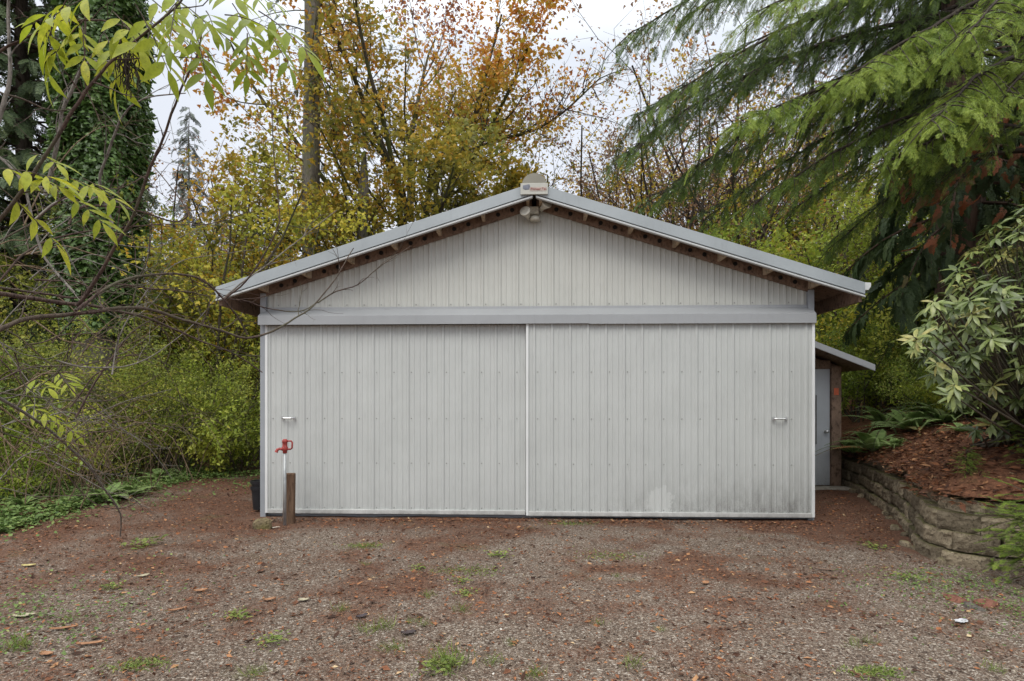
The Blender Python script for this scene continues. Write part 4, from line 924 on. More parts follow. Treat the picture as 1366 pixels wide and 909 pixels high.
# ferns ----------------------------------------------------------------
def fern_mesh(seed, nf, L):
    rs = np.random.default_rng(seed); g = Geo(); rach = []
    for i in range(nf):
        a = 2 * math.pi * i / nf + rs.normal(0, .25); el = rs.uniform(.5, 1.25); n = 12; tt = np.linspace(0, 1, n); ll = L * rs.uniform(.7, 1.1)
        rr = ll * (tt * math.cos(el) + .25 * tt ** 2); zz = ll * (math.sin(el) * tt - .62 * tt ** 2); dx = np.array([math.cos(a), math.sin(a)])
        P = np.stack([rr * dx[0], rr * dx[1], zz], 1); rach.append((P, np.linspace(.006, .002, n)))
        m = 30; u = np.linspace(.10, .985, m); Q = np.stack([np.interp(u, tt, P[:, k]) for k in range(3)], 1); T = norm(np.stack([np.interp(u, tt, np.gradient(P[:, k])) for k in range(3)], 1))
        up = norm(np.cross(np.cross(T, [0, 0, 1.]), T)); side = np.cross(T, up); pl_ = ll * .135 * np.sin(np.clip(u * 1.15 + .18, 0, 1) * math.pi) ** .7 + .012
        tn = .97 if rs.random() < .08 else np.clip(rs.normal(.5, .18), 0, .9)
        for sg in (-1, 1):
            g.inst(NARROW, Q, side * sg + T * .3 - up * .12, up + rs.normal(0, .1, (m, 3)), np.stack([pl_, np.full(m, ll * .19), pl_], 1), np.clip(tn + rs.normal(0, .06, m), 0, 1))
    r = Geo(); r.tubes(rach, 4)
    return g, r
fl_, rl = fern_mesh(95, 17, .85); RACH = plain_mat('fern_stalk', (.09, .10, .04))
f0 = thing('sword_fern', 'large pale sword fern right of the shed at the top of the bank', 'fern', pos(1165, 9.6, True), 0, 'sword ferns in the undergrowth'); f0.scale = (1.2, 1.2, 1.25); fl_.build('fronds', M_FERN, f0); rl.build('stalks', RACH, f0)
f0.children[0].name = 'frond_crown'; f0.children[1].name = 'stalk_cluster'
for px, Y, rt, sc, lb, bk in ((1215, 9.8, 1.1, 1.25, 'sword fern right of the pale fern at the top of the bank', 1), (1258, 9.4, 2.0, 1.15, 'sword fern on the bank below the cedar trunk', 1), (1138, 10.3, 3.3, .95, 'small fern close to the shed post', 1), (1195, 8.9, 4.0, .55, 'smallest fern in the red litter of the bank', 1), (1310, 9.0, 5.0, 1.05, 'dark fern under the rhododendron', 1),
        (1180, 10.8, 2.6, 1.3, 'fern behind the large pale fern', 1), (1240, 10.6, .3, 1.3, 'tall fern behind the ferns below the cedar', 1), (1290, 10.2, 1.6, 1.2, 'fern at the foot of the thick cedar trunk', 1), (1285, 8.0, 4.4, .5, 'little fern in the litter left of the rhododendron stems', 1),
        (140, 8.6, .7, .9, 'fern at the foot of the left thicket', 0), (168, 9.0, 2.2, .75, 'smaller fern right of the left thicket fern', 0), (30, 7.9, 3.9, .6, 'fern near the left edge among the canes', 0), (215, 10.6, 5.3, .8, 'fern under the dense left bush', 0)):
    dup(f0, pos(px, Y, bool(bk)), rt, sc, lb)

# conifers ------------------------------------------------------------
SP_FIR = spray_template(1, 7, 2, .03, .3); SP_HEM = spray_template(2, 10, 3, .0085, .20, 52); SP_CED = spray_template(3, 9, 3, .026, .5, 42)
def conifer(name, label, loc, H, Rb, z0, nb, leafm, barkm, seed, tr=.3, spn=9, ssz=.7, sp=SP_FIR, drop=.35, dense=1.0, group=None, z1=None):
    rs = np.random.default_rng(seed); t = thing(name, label, 'tree', loc, 0, group); tb = []
    g = Geo(); zz = np.linspace(0, H, 12); g.tubes([(np.stack([.04 * np.sin(zz), .04 * np.cos(zz * .7), zz], 1), tr * (1 - zz / H * .95))], 10); g.build('trunk', barkm, t, smooth=True)
    P = []; X = []; S = []
    for i in range(nb):
        z = z0 + ((z1 or H) - z0) * (i + rs.random()) / nb; a = i * 2.4 + rs.normal(0, .3); L = Rb * (1 - (z - z0) / (H - z0)) ** .8 * rs.uniform(.7, 1.15) + .25
        tt = np.linspace(0, 1, 7); up = rs.uniform(.0, .3); pth = np.stack([math.cos(a) * L * tt, math.sin(a) * L * tt, z + L * (up * tt - drop * tt ** 2 - .0)], 1); tb.append((pth, np.linspace(.012 + .012 * L, .006, 7)))
        m = max(3, int(spn * L * dense)); u = rs.uniform(.15, 1, m); q = np.stack([np.interp(u, tt, pth[:, k]) for k in range(3)], 1)
        d = np.array([math.cos(a), math.sin(a), -drop]); sd_ = np.array([-math.sin(a), math.cos(a), 0]) * rs.choice([-1, 1], m)[:, None]
        P.append(q); X.append(d * .7 + sd_ * rs.uniform(.2, 1, m)[:, None] + rs.normal(0, .15, (m, 3)) + [0, 0, -drop]); S.append(rs.uniform(.6, 1.15, m) * ssz * (1.05 - .4 * u))
    P = np.concatenate(P); X = np.concatenate(X); S = np.concatenate(S); m = len(P)
    g = Geo(); g.tubes(tb, 5); g.build('boughs', barkm, t).name = 'bough_frame'
    g = Geo(); g.inst(sp, P, X, rs.normal(0, .3, (m, 3)) + [0, 0, 1], S, np.clip(rs.normal(.42, .18, m), 0, .88), 0, .10 if sp is not SP_CED else .03); g.build('crown', leafm, t)
    return t
conifer('dark_fir', 'dense dark green conifer at the far left edge', pos(30, 17), 21, 3.5, 3.0, 230, M_FIR, BARK_DARK, 101, .32, 9, .8, drop=.45)
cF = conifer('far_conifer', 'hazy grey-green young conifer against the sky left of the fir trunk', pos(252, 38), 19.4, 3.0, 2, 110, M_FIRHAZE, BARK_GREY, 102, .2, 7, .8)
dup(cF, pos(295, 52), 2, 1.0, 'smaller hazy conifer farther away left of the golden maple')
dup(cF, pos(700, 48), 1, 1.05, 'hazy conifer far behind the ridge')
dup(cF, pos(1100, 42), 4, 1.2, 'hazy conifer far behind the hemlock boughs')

# tall bare trunk with dead branch stubs and the broken snag
ft = thing('fir_tree', 'tall straight bare grey fir trunk rising behind the left roof slope', 'tree', pos(416, 19)); rs = np.random.default_rng(103)
zz = np.linspace(0, 24, 14); g = Geo(); g.tubes([(np.stack([.03 * np.sin(zz * .6), 0 * zz, zz], 1), np.linspace(.31, .2, 14))], 14); g.build('trunk', BARK_GREY, ft, smooth=True)
tb = []; tp = []
for i in range(46):
    z = rs.uniform(5.5, 17.5); a = rs.uniform(0, 6.28); grow(rs, np.array([.2 * math.cos(a), .2 * math.sin(a), z]), np.array([math.cos(a), math.sin(a), rs.uniform(-.45, .35)]), rs.uniform(.9, 3.6), .022, 0, [dict(n=6, wig=.1, trop=(0, 0, -.35), kids=(4, 8), klen=.35, ang=50, krad=.5), dict(n=3, wig=.2)], tb, tp)
g = Geo(); g.tubes(tb, 4); g.build('dead_branches', BARK_TWIG, ft).name = 'dead_bough'
P, D = on_tips(rs, tp, 2.0, .05); m = len(P); g = Geo(); g.inst(SP_FIR, P, D + rs.normal(0, .4, (m, 3)) + [0, 0, -.4], rs.normal(0, .4, (m, 3)) + [0, 0, 1], rs.uniform(.1, .3, m), rs.uniform(.3, .9, m)); g.build('sparse_needles', M_FIR, ft).name = 'needle_spray'
sg = thing('tree_snag', 'broken dead tree snag right of the bare fir trunk', 'dead tree', pos(478, 18.5)); zz = np.linspace(0, 9.1, 10); g = Geo(); rr = np.linspace(.22, .15, 10); rr[-1] = .06; g.tubes([(np.stack([.02 * zz, 0 * zz, zz], 1), rr)], 12); g.build('trunk', BARK_GREY, sg, smooth=True)
g = Geo(); rs = np.random.default_rng(104); g.tubes([(np.array([(.18 + rs.normal(0, .05), 0, z), (.5 * s, rs.normal(0, .2), z + .15), (.95 * s, rs.normal(0, .3), z + .5)]), np.array([.02, .014, .004])) for z, s in ((8.2, 1), (7.4, -.8), (6.5, 1), (5.8, -.7), (8.7, -1))], 4); g.build('dead_branch', BARK_GREY, sg)

# ivy-clad trunk -------------------------------------------------------
iv = thing('ivy_tree', 'thick tree trunk wrapped in dark green ivy with a bare grey base', 'tree', pos(122, 13.5)); rs = np.random.default_rng(105)
zz = np.linspace(-.1, 14, 15); g = Geo(); g.tubes([(np.stack([.03 * zz, 0 * zz, zz], 1), np.interp(zz, [0, .6, 2.5, 14], [.60, .48, .40, .22]))], 16); g.build('trunk', BARK_GREY, iv, smooth=True)
n = 34000; z = 2.7 + 9.3 * rs.random(n) ** .9; a = rs.uniform(0, 2 * math.pi, n)
rr = np.interp(z, [2.6, 3.5, 5, 7, 9, 12], [.5, .6, .72, .74, .72, .6]) * (1 + .30 * vnoise(np.cos(a) * 1.6, z + np.sin(a), 1.1, 7) + .16 * vnoise(a * 4, z, 2.2, 8)) * rs.uniform(.78, 1.08, n)
P = np.stack([rr * np.cos(a) + .03 * z, rr * np.sin(a), z], 1); outd = np.stack([np.cos(a), np.sin(a), 0 * a], 1)
g = Geo(); g.inst(MAPLE, P, rs.normal(0, .5, (n, 3)) + outd * .5 + [0, 0, -.8], outd + rs.normal(0, .35, (n, 3)) + [0, 0, .45], rs.uniform(.10, .20, n), np.clip(.45 + .22 * vnoise(a * 2.2, z, 1.3, 7) + rs.normal(0, .15, n), 0, 1)); g.build('ivy', M_IVY, iv)

# cedars at the right ---------------------------------------------------
def cedar(label, px, Y, r, seed, z0=2.4, nb=60, Rb=2.6, H=19):
    return conifer('cedar', label, pos(px, Y, True), H, Rb, z0, nb, M_CEDAR, BARK_CEDAR, seed, r, 15, .62, SP_CED, .75, group='dark cedars on the right bank', z1=11)
cd = cedar('dark cedar with thick trunk behind the rhododendron', 1280, 11.0, .46, 111, 2.2, 62, 2.1)
cedar('dark cedar trunk cut by the right edge', 1372, 11.6, .33, 112, 2.2, 50, 2.3)
rs = np.random.default_rng(113); m = 130; spots = np.array([at(1290, 165, 9.4), at(1238, 215, 9.3), at(1335, 175, 9.6), at(1262, 300, 9.6), at(1300, 250, 9.6)]) - np.array(cd.location)
P = spots[rs.integers(0, 5, m)] + rs.normal(0, .3, (m, 3)) * [1.0, .4, 1.3]; g = Geo(); g.inst(SP_CED, P, rs.normal(0, .4, (m, 3)) + [-.4, -.2, -1], rs.normal(0, .6, (m, 3)) + [0, -1, .2], rs.uniform(.14, .32, m), rs.uniform(.86, 1, m)); g.build('dead_spray', M_CEDAR, cd)

# hemlock boughs reaching over the roof ----------------------------------
hb = pos(1395, 8.6, True); hem = thing('hemlock', 'green hemlock whose drooping boughs reach over the right roof slope', 'tree', hb)
HB = np.array(hb); rs = np.random.default_rng(121)
zz = np.linspace(-.1, 15, 10); g = Geo(); g.tubes([(np.stack([.02 * zz, 0 * zz, zz], 1), np.linspace(.3, .14, 10))], 12); g.build('trunk', BARK_DARK, hem, smooth=True)
LIMBS = [((1395, -190, 8.6), (1120, -110, 8.4), (845, 60, 8.2), .38), ((1395, -90, 8.6), (1150, -30, 8.0), (880, 130, 7.6), .34), ((1395, 0, 8.6), (1080, 10, 8.3), (835, 205, 8.2), .22), ((1395, 40, 8.6), (1120, 60, 8.9), (905, 245, 9.0), .2),
         ((1395, 70, 8.6), (1180, 60, 7.6), (985, 150, 7.0), .72), ((1395, 130, 8.6), (1200, 110, 8.0), (1010, 265, 7.8), .45), ((1395, 180, 8.6), (1240, 140, 9.2), (1080, 270, 9.6), .3), ((1395, -40, 8.6), (1280, 10, 7.2), (1120, 110, 6.5), .8),
         ((1395, 60, 8.6), (1330, 60, 7.0), (1230, 150, 6.2), .85), ((1395, -150, 8.6), (1250, -90, 7.4), (1010, 20, 6.8), .7), ((1395, -240, 8.6), (1230, -170, 8.6), (960, -20, 8.8), .5), ((1395, 10, 8.6), (1420, 20, 7.2), (1340, 130, 6.4), .8), ((1395, -120, 8.6), (1400, -60, 7.0), (1290, 30, 6.2), .75),
         ((1395, 190, 8.6), (1300, 150, 8.0), (1180, 235, 7.8), .55), ((1395, -60, 8.6), (1230, -70, 9.4), (930, 90, 9.8), .25), ((1395, 120, 8.6), (1180, 110, 9.8), (945, 300, 10.6), .25), ((1395, 90, 8.6), (1150, 90, 9.6), (870, 270, 10.2), .22), ((1395, 200, 8.6), (1260, 180, 9.6), (1110, 330, 10.0), .3), ((1395, -80, 8.6), (1180, -40, 9.0), (1000, 80, 9.2), .3), ((1395, -30, 8.6), (1230, 0, 9.2), (1080, 150, 9.4), .3), ((1395, 20, 8.6), (1240, 60, 8.8), (1130, 210, 8.8), .4), ((1395, -160, 8.6), (1160, -120, 9.0), (920, 20, 9.2), .3), ((1395, 100, 8.6), (1320, 110, 8.4), (1220, 215, 8.2), .5), ((1395, 20, 8.6), (1060, 30, 9.4), (850, 150, 9.4), .18)]
for (a, b, c, tn) in LIMBS:
    a, b, c = at(*a) - HB, at(*b) - HB, at(*c) - HB; n = 22; tt = np.linspace(0, 1, n)[:, None]
    pth = (1 - tt) ** 2 * a + 2 * tt * (1 - tt) * b + tt ** 2 * c; pth += np.cumsum(rs.normal(0, .012, (n, 3)), 0)
    L = np.linalg.norm(np.diff(pth, axis=0), axis=1).sum(); tb = [(pth, np.linspace(.045, .008, n))]
    d = norm(c - a); sd_ = norm(np.cross(d, [0, 0, 1.])); P = []; X = []; S = []
    ns = int(L / .105)
    for i in range(ns):
        u = .22 + .78 * (i + rs.random()) / ns; q = np.array([np.interp(u, tt[:, 0], pth[:, k]) for k in range(3)]); s_ = 1 if i % 2 else -1
        l2 = rs.uniform(.45, 1.15) * (1.25 - .75 * u); dd = norm(d * .75 + sd_ * s_ * rs.uniform(.4, 1.0) + [0, 0, rs.uniform(-.35, .1)]); t2 = np.linspace(0, 1, 6)[:, None]
        p2 = q + dd * l2 * t2 + np.array([0, 0, -1]) * l2 * rs.uniform(.10, .45) * t2 ** 2; tb.append((p2, np.linspace(.009, .003, 6)))
        m = max(3, int(l2 / .062)); v_ = rs.uniform(.1, 1, m); Q = np.stack([np.interp(v_, t2[:, 0], p2[:, k]) for k in range(3)], 1); T = norm(p2[-1] - p2[0])
        s2 = norm(np.cross(T, [0, 0, 1.])); P.append(np.concatenate([Q, p2[-1:]])); X.append(np.concatenate([T + s2 * rs.choice([-1, 1], m)[:, None] * rs.uniform(.4, 1.1, m)[:, None] + np.array([0, 0, -.28]) + rs.normal(0, .22, (m, 3)), (T + [0, 0, -.5])[None]])); S.append(np.append(rs.uniform(.13, .32, m) * (1.15 - .45 * v_), .28))
    P = np.concatenate(P); X = np.concatenate(X); S = np.concatenate(S); m = len(P); S = np.stack([S, S * .85, S], 1)
    g = Geo(); g.tubes(tb, 5); bo = g.build('bough', BARK_DARK, hem, smooth=True)
    g = Geo(); g.inst(SP_HEM, P, X, rs.normal(0, .4, (m, 3)) + [0, 0, 1], S, np.clip(tn + .05 + rs.normal(0, .17, m), 0, 1), 0, .14); g.build('needle_spray', M_HEM, bo)

# hemlock seedling at lower right, in front of the wall end
sd0 = thing('hemlock_seedling', 'bright green hemlock seedling in front of the retaining wall end', 'seedling', (4.28, 4.86, 0)); rs = np.random.default_rng(125); tb = []; P = []; X = []
tb.append((np.array([(0, 0, 0), (.02, 0, .3), (.0, .02, .6), (-.03, 0, .85)]), np.array([.012, .01, .007, .003])))
for i in range(105):
    z = rs.uniform(.05, .8); a = rs.uniform(math.pi * .55, math.pi * 1.75); l = rs.uniform(.2, .52) * (1.2 - .6 * z); d = np.array([math.cos(a), math.sin(a), rs.uniform(-.3, .8)]); tt = np.linspace(0, 1, 5)[:, None]; p2 = np.array([0, 0, z]) + d * l * tt + np.array([0, 0, -.3]) * l * tt ** 2; tb.append((p2, np.linspace(.004, .002, 5)))
    k = 11; u = rs.uniform(.2, 1, k); Q = np.stack([np.interp(u, tt[:, 0], p2[:, j]) for j in range(3)], 1); s2 = norm(np.cross(d, [0, 0, 1.])); P.append(Q); X.append(d + s2 * rs.choice([-1, 1], k)[:, None] * rs.uniform(.2, 1, k)[:, None] + [0, 0, -.2])
P = np.concatenate(P); X = np.concatenate(X); m = len(P); g = Geo(); g.tubes(tb, 5); g.build('stem', BARK_TWIG, sd0)
g = Geo(); g.inst(SP_HEM, P, X, rs.normal(0, .25, (m, 3)) + [0, 0, 1], rs.uniform(.05, .10, m), np.clip(rs.normal(.72, .12, m), 0, 1), 0, .12); g.build('foliage', M_HEM, sd0)
for px, py, Y, sc, lb in ((1290, 655, 5.75, .32, 'tiny hemlock sprig growing on top of the retaining wall'), (1385, 610, 5.6, .75, 'hemlock seedling on the bank at the right edge')):
    p = at(px, py, Y); dup(sd0, (p[0], Y, float(bh(np.array([p[0]]), np.array([Y]))[0]) - .02), 1.0, sc, lb)

# rhododendron -----------------------------------------------------------
def rhodo(label, base, tips_list, seed):
    t = thing('rhododendron', label, 'shrub', base); B = np.array(base); rs = np.random.default_rng(seed); tb = []; g = Geo()
    for p in tips_list:
        p = np.array(p) - B; mid = p * .55 + np.array([rs.normal(.1, .08), rs.normal(0, .1), -.12]); tt = np.linspace(0, 1, 7)[:, None]; o0 = np.array([rs.normal(0, .1), rs.normal(0, .1), 0])
        pth = (1 - tt) ** 2 * o0 + 2 * tt * (1 - tt) * mid + tt ** 2 * p; tb.append((pth, np.linspace(.013, .005, 7))); ax = norm(pth[-1] - pth[-2]); k = rs.integers(8, 13)
        a = np.arange(k) * 2.4 + rs.uniform(0, 6); e1 = norm(np.cross(ax, [0.3, .2, 1.])); e2 = np.cross(ax, e1)
        d = (e1[None] * np.cos(a)[:, None] + e2[None] * np.sin(a)[:, None]) + ax * rs.uniform(.0, .7, k)[:, None] + [0, 0, -.42]
        g.inst(RHODO, pth[-1] - ax * rs.uniform(0, .05, k)[:, None], d, ax[None] + rs.normal(0, .25, (k, 3)) + [0, 0, .5], rs.uniform(.085, .165, k), np.clip(rs.normal(.5, .3) + rs.normal(0, .16, k), 0, 1))
    s = Geo(); s.tubes(tb, 6); s.build('stem', BARK_TWIG, t, smooth=True); g.build('foliage', M_RHODO, t, smooth=True); return t
rs = np.random.default_rng(131); T = []
for i in range(270):
    # crown outline as seen: a sloping dome, from 3.55 m to beyond the frame
    u = rs.random(); px = 1215 + 230 * u ** .75; top = np.interp(px, [1215, 1260, 1310, 1366, 1450], [415, 370, 310, 262, 225]); bot = np.interp(px, [1215, 1260, 1310, 1366, 1450], [485, 525, 550, 560, 560]); Y = rs.uniform(4.8, 6.7)
    T.append(at(px, top + (bot - top) * rs.random() ** 1.2, Y))
rb = (5.25, 5.95, float(bh(np.array([5.25]), np.array([5.95]))[0])); rhodo('large rhododendron with long pale leathery leaves at the right edge', rb, T, 132)
T = [at(rs.uniform(1300, 1440), rs.uniform(490, 575), rs.uniform(5.6, 6.8)) for _ in range(42)]
rb = (5.1, 6.3, float(bh(np.array([5.1]), np.array([6.3]))[0])); rhodo('lower rhododendron with darker leaves under the large one', rb, T, 133)

# ------------------------------------------------------------------ bare shrub in the left foreground
el = thing('elder_shrub', 'leaning bare-branched shrub with yellow-green pinnate leaves at the upper left', 'shrub', (-3.4, 3.0, 0)); EO = np.array([-3.4, 3.0, 0]); rs = np.random.default_rng(141)
STEM_M = bark_mat('purplish_stem', (.075, .050, .045), (.125, .085, .07), 12, moss=(.11, .10, .07)); STEM_G = bark_mat('grey_stem', (.17, .15, .13), (.26, .235, .21), 12)
BR = [ # points in the picture with depths at both ends, thickness in mm at both ends, tone
 ([(-40, 340), (0, 292), (36, 246), (79, 181), (106, 139), (132, 102), (162, 74), (195, 50), (238, 13), (262, -15)], 2.5, 2.3, 9, 4, 0),
 ([(102, 407), (115, 392), (135, 359), (155, 320), (172, 287), (195, 224), (211, 188), (228, 142), (241, 109), (259, 71), (264, 40)], 3.2, 2.8, 11, 4, 0),
 ([(-60, 385), (0, 392), (50, 399), (102, 406), (125, 407), (158, 415), (198, 425), (238, 442), (274, 458), (310, 471), (350, 498)], 3.0, 4.4, 15, 4, 0),
 ([(-60, 465), (0, 440), (33, 427), (82, 420), (132, 414), (165, 409), (205, 412), (251, 425), (297, 437), (333, 447), (369, 437), (397, 421), (422, 404), (447, 374), (460, 352), (474, 327)], 2.9, 4.6, 14, 4, 0),
 ([(425, 404), (450, 388), (479, 379), (504, 360), (523, 346), (550, 329)], 4.5, 4.8, 6, 3, 0),
 ([(102, 415), (132, 392), (165, 374), (198, 367), (231, 365), (261, 369), (284, 384), (300, 402), (317, 422), (333, 447)], 3.2, 4.3, 9, 6, 0),
 ([(300, 399), (327, 376), (350, 343), (366, 310), (371, 285), (363, 205), (360, 132), (358, 85)], 4.1, 4.1, 7, 3, 0),
 ([(297, 399), (330, 372), (363, 349), (400, 320), (425, 300), (452, 278)], 4.1, 4.6, 6, 3, 1),
 ([(307, 399), (330, 402), (363, 412), (400, 415), (425, 404)], 4.1, 4.5, 5, 4, 0),
 ([(-20, 380), (23, 386), (66, 392), (109, 397), (149, 379), (198, 384), (244, 387), (281, 394)], 3.3, 4.2, 9, 4, 0),
 ([(-30, 90), (0, 71), (20, 58), (50, 43), (86, 31), (135, 26), (180, 40)], 2.6, 2.6, 7, 3, 0),
 ([(112, -20), (112, 50), (110, 99), (115, 124), (130, 160)], 2.7, 2.8, 5, 3, 0),
 ([(60, 260), (78, 180), (81, 152), (91, 125), (102, 99), (116, 85), (145, 84)], 3.4, 3.2, 12, 7, 1),
 ([(150, 300), (132, 244), (142, 205), (155, 168), (165, 149), (180, 134), (205, 125), (245, 122)], 3.6, 3.3, 10, 3, 1),
 ([(-10, 180), (0, 152), (10, 119), (15, 79), (12, 66), (11, 7), (12, -30)], 3.0, 3.0, 12, 7, 1),
 ([(-20, 110), (0, 122), (30, 132), (66, 147), (99, 148)], 3.0, 3.2, 7, 4, 0),
 ([(92, 300), (109, 277), (145, 274), (185, 280), (231, 294), (251, 284), (231, 251), (198, 211)], 3.4, 3.8, 7, 3, 0),
 ([(-30, 515), (0, 533), (43, 559), (86, 593), (120, 627), (137, 653), (152, 674), (159, 691), (158, 716)], 4.2, 6.5, 15, 7, 1),
 ([(-20, 515), (0, 508), (43, 491), (109, 488), (158, 478), (200, 472)], 4.4, 5.0, 8, 3, 0),
 ([(-20, 522), (0, 524), (66, 532), (132, 536), (165, 527), (215, 500)], 4.6, 5.2, 8, 3, 0),
 ([(-20, 205), (0, 210), (30, 245), (45, 300), (60, 345), (100, 392)], 3.3, 3.3, 8, 7, 1),
 ([(-20, 330), (0, 322), (40, 300), (90, 262), (130, 253), (165, 250), (200, 232)], 3.1, 3.5, 6, 3, 0),
 ([(-20, 395), (0, 375), (30, 340), (60, 322), (110, 310), (160, 305), (215, 300), (275, 300), (330, 283)], 3.3, 4.2, 7, 3, 0),
 ([(150, 500), (160, 450), (190, 400), (215, 372), (245, 350), (290, 342), (340, 335)], 4.2, 4.4, 6, 2, 1),
 ([(180, 390), (178, 400), (178, 405), (186, 372), (200, 340), (203, 300), (201, 285)], 3.6, 3.6, 5, 3, 0),
 ([(-20, 560), (0, 575), (40, 588), (80, 600), (118, 640)], 4.8, 5.6, 7, 3, 0),
 ([(0, 640), (30, 610), (80, 590), (120, 560), (170, 535), (230, 520)], 5.2, 5.8, 6, 3, 1),
 ([(130, 540), (160, 570), (200, 600), (230, 640)], 5.4, 6.0, 6, 3, 1),
 ([(20, 470), (40, 520), (90, 480), (100, 440), (125, 445)], 4.6, 4.8, 6, 3, 0),
 ([(-30, 460), (10, 490), (60, 560), (100, 600), (140, 650)], 4.9, 5.8, 7, 3, 0)]
for pts, ya, yb_, ra, rb_, tone in BR:
    n = len(pts); cum = np.concatenate([[0], np.cumsum(np.hypot(*np.diff(np.array(pts, float), axis=0).T))]); f = cum / cum[-1]
    W = catmull([at(px, py, ya + (yb_ - ya) * ff) for (px, py), ff in zip(pts, f)], 4) - EO; rr = np.linspace(ra, rb_, len(W)) / 1000 * .9
    W = W + np.cumsum(rs.normal(0, .0015, W.shape), 0); rr = rr * (1 + .1 * (rs.random(len(W)) < .15))
    g = Geo(); tw = []
    for _ in range(int(len(W) * .24) + 1):
        i = rs.integers(2, len(W) - 1); d = norm(W[i] - W[i - 1]); grow(rs, W[i], d + rs.normal(0, .75, 3) + [0, 0, .25], rs.uniform(.1, .5), min(.0035, rr[i] * .6), 0, [dict(n=6, wig=.16, kids=(0, 2), klen=.45, ang=45, krad=.7), dict(n=4, wig=.2)], tw, [])
    g.tubes([(W, rr)], 8); g.tubes(tw, 5); g.build('branch', STEM_G if tone else STEM_M, el, smooth=True)
# the looser tangle of thin arching stems lower down
rs = np.random.default_rng(151)
for i in range(58):
    x0 = rs.uniform(-50, 110); y0 = rs.uniform(290, 640); Y0 = rs.uniform(4.0, 7.2); L = rs.uniform(90, 250); a = rs.uniform(-.75, .55); bend = rs.normal(0, .28)
    tt = np.linspace(0, 1, 8); ppx = x0 + L * tt * math.cos(a); ppy = y0 + L * tt * math.sin(a) + L * bend * np.sin(tt * 3.0) + 25 * tt ** 2 + rs.normal(0, 2.5, 8)
    YY = Y0 + tt * rs.uniform(.2, 1.0); k_ = ppy < HY + F * (CZ - .25) / YY
    if k_.sum() < 5: continue
    W = catmull(np.stack([at(a_, b_, c_) for a_, b_, c_ in zip(ppx, ppy, YY)])[k_], 4) - EO; rr = np.linspace(rs.uniform(.0045, .0085), .0025, len(W)); tw = []
    for _ in range(rs.integers(2, 7)):
        j = rs.integers(2, len(W) - 1); grow(rs, W[j], norm(W[j] - W[j - 1]) + rs.normal(0, .7, 3) + [0, 0, .2], rs.uniform(.15, .6), .0022, 0, [dict(n=6, wig=.16, kids=(0, 3), klen=.45, ang=45, krad=.7), dict(n=4, wig=.2)], tw, [])
    g = Geo(); g.tubes([(W, rr)], 6); g.tubes(tw, 4); g.build('branch', (STEM_M, STEM_G, CANE_M)[rs.integers(0, 3)], el, smooth=True)
def compound(p, d, up, L, npair, ls, tint, seed):
    rs = np.random.default_rng(seed); d = norm(d); up = norm(up - d * (up @ d)); side = np.cross(up, d); tt = np.linspace(0, 1, 8)[:, None]; R_ = p + d * L * tt - np.array([0, 0, 1]) * .22 * L * tt ** 2
    g = Geo(); g.tubes([(R_, np.linspace(.0028, .0015, 8))], 5, 1); P = []; X = []
    for i in range(npair):
        u = .3 + .6 * i / max(1, npair - 1); q = np.array([np.interp(u, tt[:, 0], R_[:, k]) for k in range(3)])
        for s in (-1, 1): P.append(q); X.append(d * .55 + side * s * 1.0 + rs.normal(0, .12, 3) + [0, 0, -.42])
    P.append(R_[-1]); X.append(d + [0, 0, -.5]); m = len(P)
    g.inst(LEAFLET, np.array(P), np.array(X), np.repeat(up[None], m, 0) + rs.normal(0, .2, (m, 3)), rs.uniform(.8, 1.15, m) * ls, np.clip(tint + rs.normal(0, .12, m), 0, 1)); return g
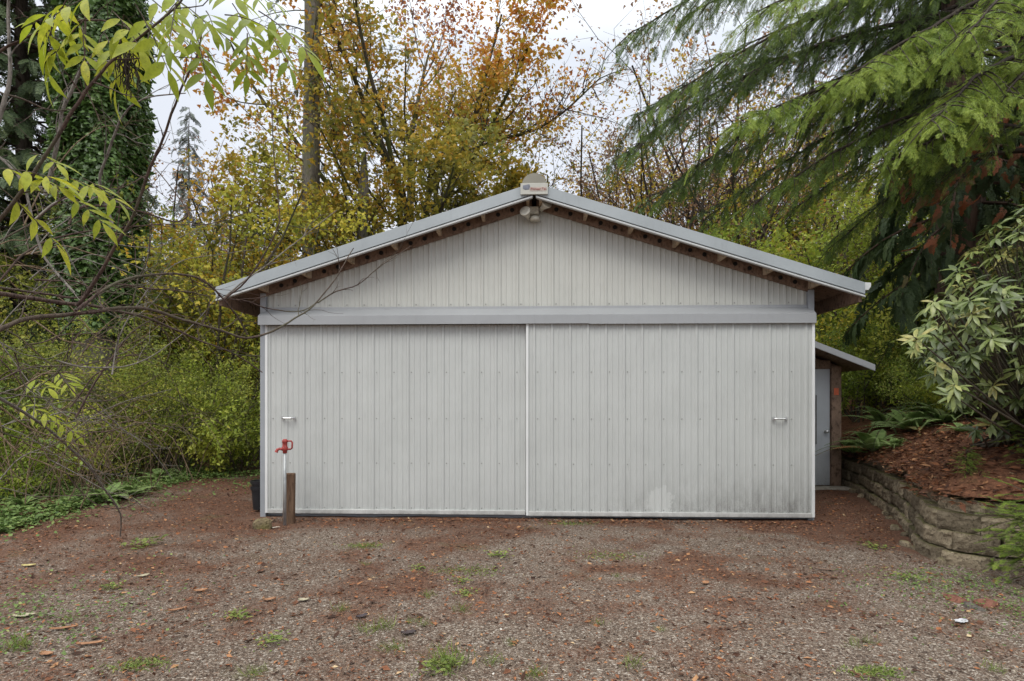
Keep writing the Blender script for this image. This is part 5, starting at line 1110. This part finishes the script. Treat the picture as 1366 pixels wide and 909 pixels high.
CL = [ # leaf base in the picture, depth, heading in the picture, leaflet length, tint
 (90, 8, 2.5, (-.6, .2), .10, .7), (150, 15, 2.4, (.5, .75), .12, .75), (165, 20, 2.4, (-.3, .9), .12, .8), (120, 20, 2.5, (-.7, .7), .10, .75), (235, 5, 2.3, (.1, .9), .105, .45), (262, 45, 2.6, (.25, .9), .115, .45), (258, 20, 2.5, (.8, .6), .115, .45), (300, 20, 2.5, (.8, .45), .12, .45), (330, 45, 2.6, (.1, .9), .10, .4), (345, 15, 2.5, (.7, .7), .12, .4),
 (205, 20, 2.5, (.2, .9), .10, .55), (190, -10, 2.4, (.6, .7), .11, .5), (280, -15, 2.4, (.5, .5), .12, .45), (230, 40, 2.6, (.6, .8), .085, .4), (135, -10, 2.4, (-.4, .8), .12, .75), (320, -10, 2.6, (.9, .5), .10, .4), (20, 232, 2.5, (.8, .3), .115, .8), (0, 250, 2.4, (.4, .7), .12, .85), (40, 205, 2.7, (.9, .4), .10, .7), (75, 235, 2.7, (1, .35), .10, .7), (-15, 225, 2.4, (.7, .1), .12, .85), (110, 238, 2.9, (.8, .6), .10, .65),
 (70, 20, 2.5, (-.2, .9), .11, .8), (110, 35, 2.6, (.3, .9), .11, .8), (140, 45, 2.6, (.4, .8), .12, .85), (180, 5, 2.3, (.3, .8), .12, .7), (215, -10, 2.4, (.7, .6), .11, .5), (275, 15, 2.6, (.4, .8), .11, .4), (310, 5, 2.7, (.4, .9), .10, .4), (250, -10, 2.7, (-.3, .8), .11, .5), (355, 40, 2.7, (.4, .8), .095, .4), (95, -10, 2.4, (-.6, .6), .11, .8), (90, 260, 2.8, (.9, .8), .10, .7),
 (40, 505, 5.2, (.8, .3), .14, .7), (75, 495, 5.4, (.8, .5), .14, .65), (20, 540, 5.0, (.9, .3), .14, .75), (60, 555, 5.3, (.6, .5), .13, .6)]
for k, (px, py, Y, (hx_, hy_), ls, tn) in enumerate(CL):
    p = at(px, py, Y) - EO; d = np.array([hx_, rs.normal(-.15, .3), -hy_ * .8 + .15]); up = np.array([rs.normal(0, .2), -.45, 1.0])
    compound(p, d, up, ls * 1.95, 3, ls * 1.08, tn - .08, 500 + k).build('leaf', [M_COMP, STEM_M], el, smooth=True)
g = Geo(); rs = np.random.default_rng(142); c0 = at(170, 72, 2.45) - EO
g.tubes([(c0 + np.cumsum(np.concatenate([[[0, 0, 0]], rs.normal(0, .007, (7, 3)) + [0, 0, -.02]]), 0) + rs.normal(0, .012, 3), np.linspace(.003, .0015, 8)) for _ in range(26)], 4); g.build('seed_cluster', BARK_DARK, el)
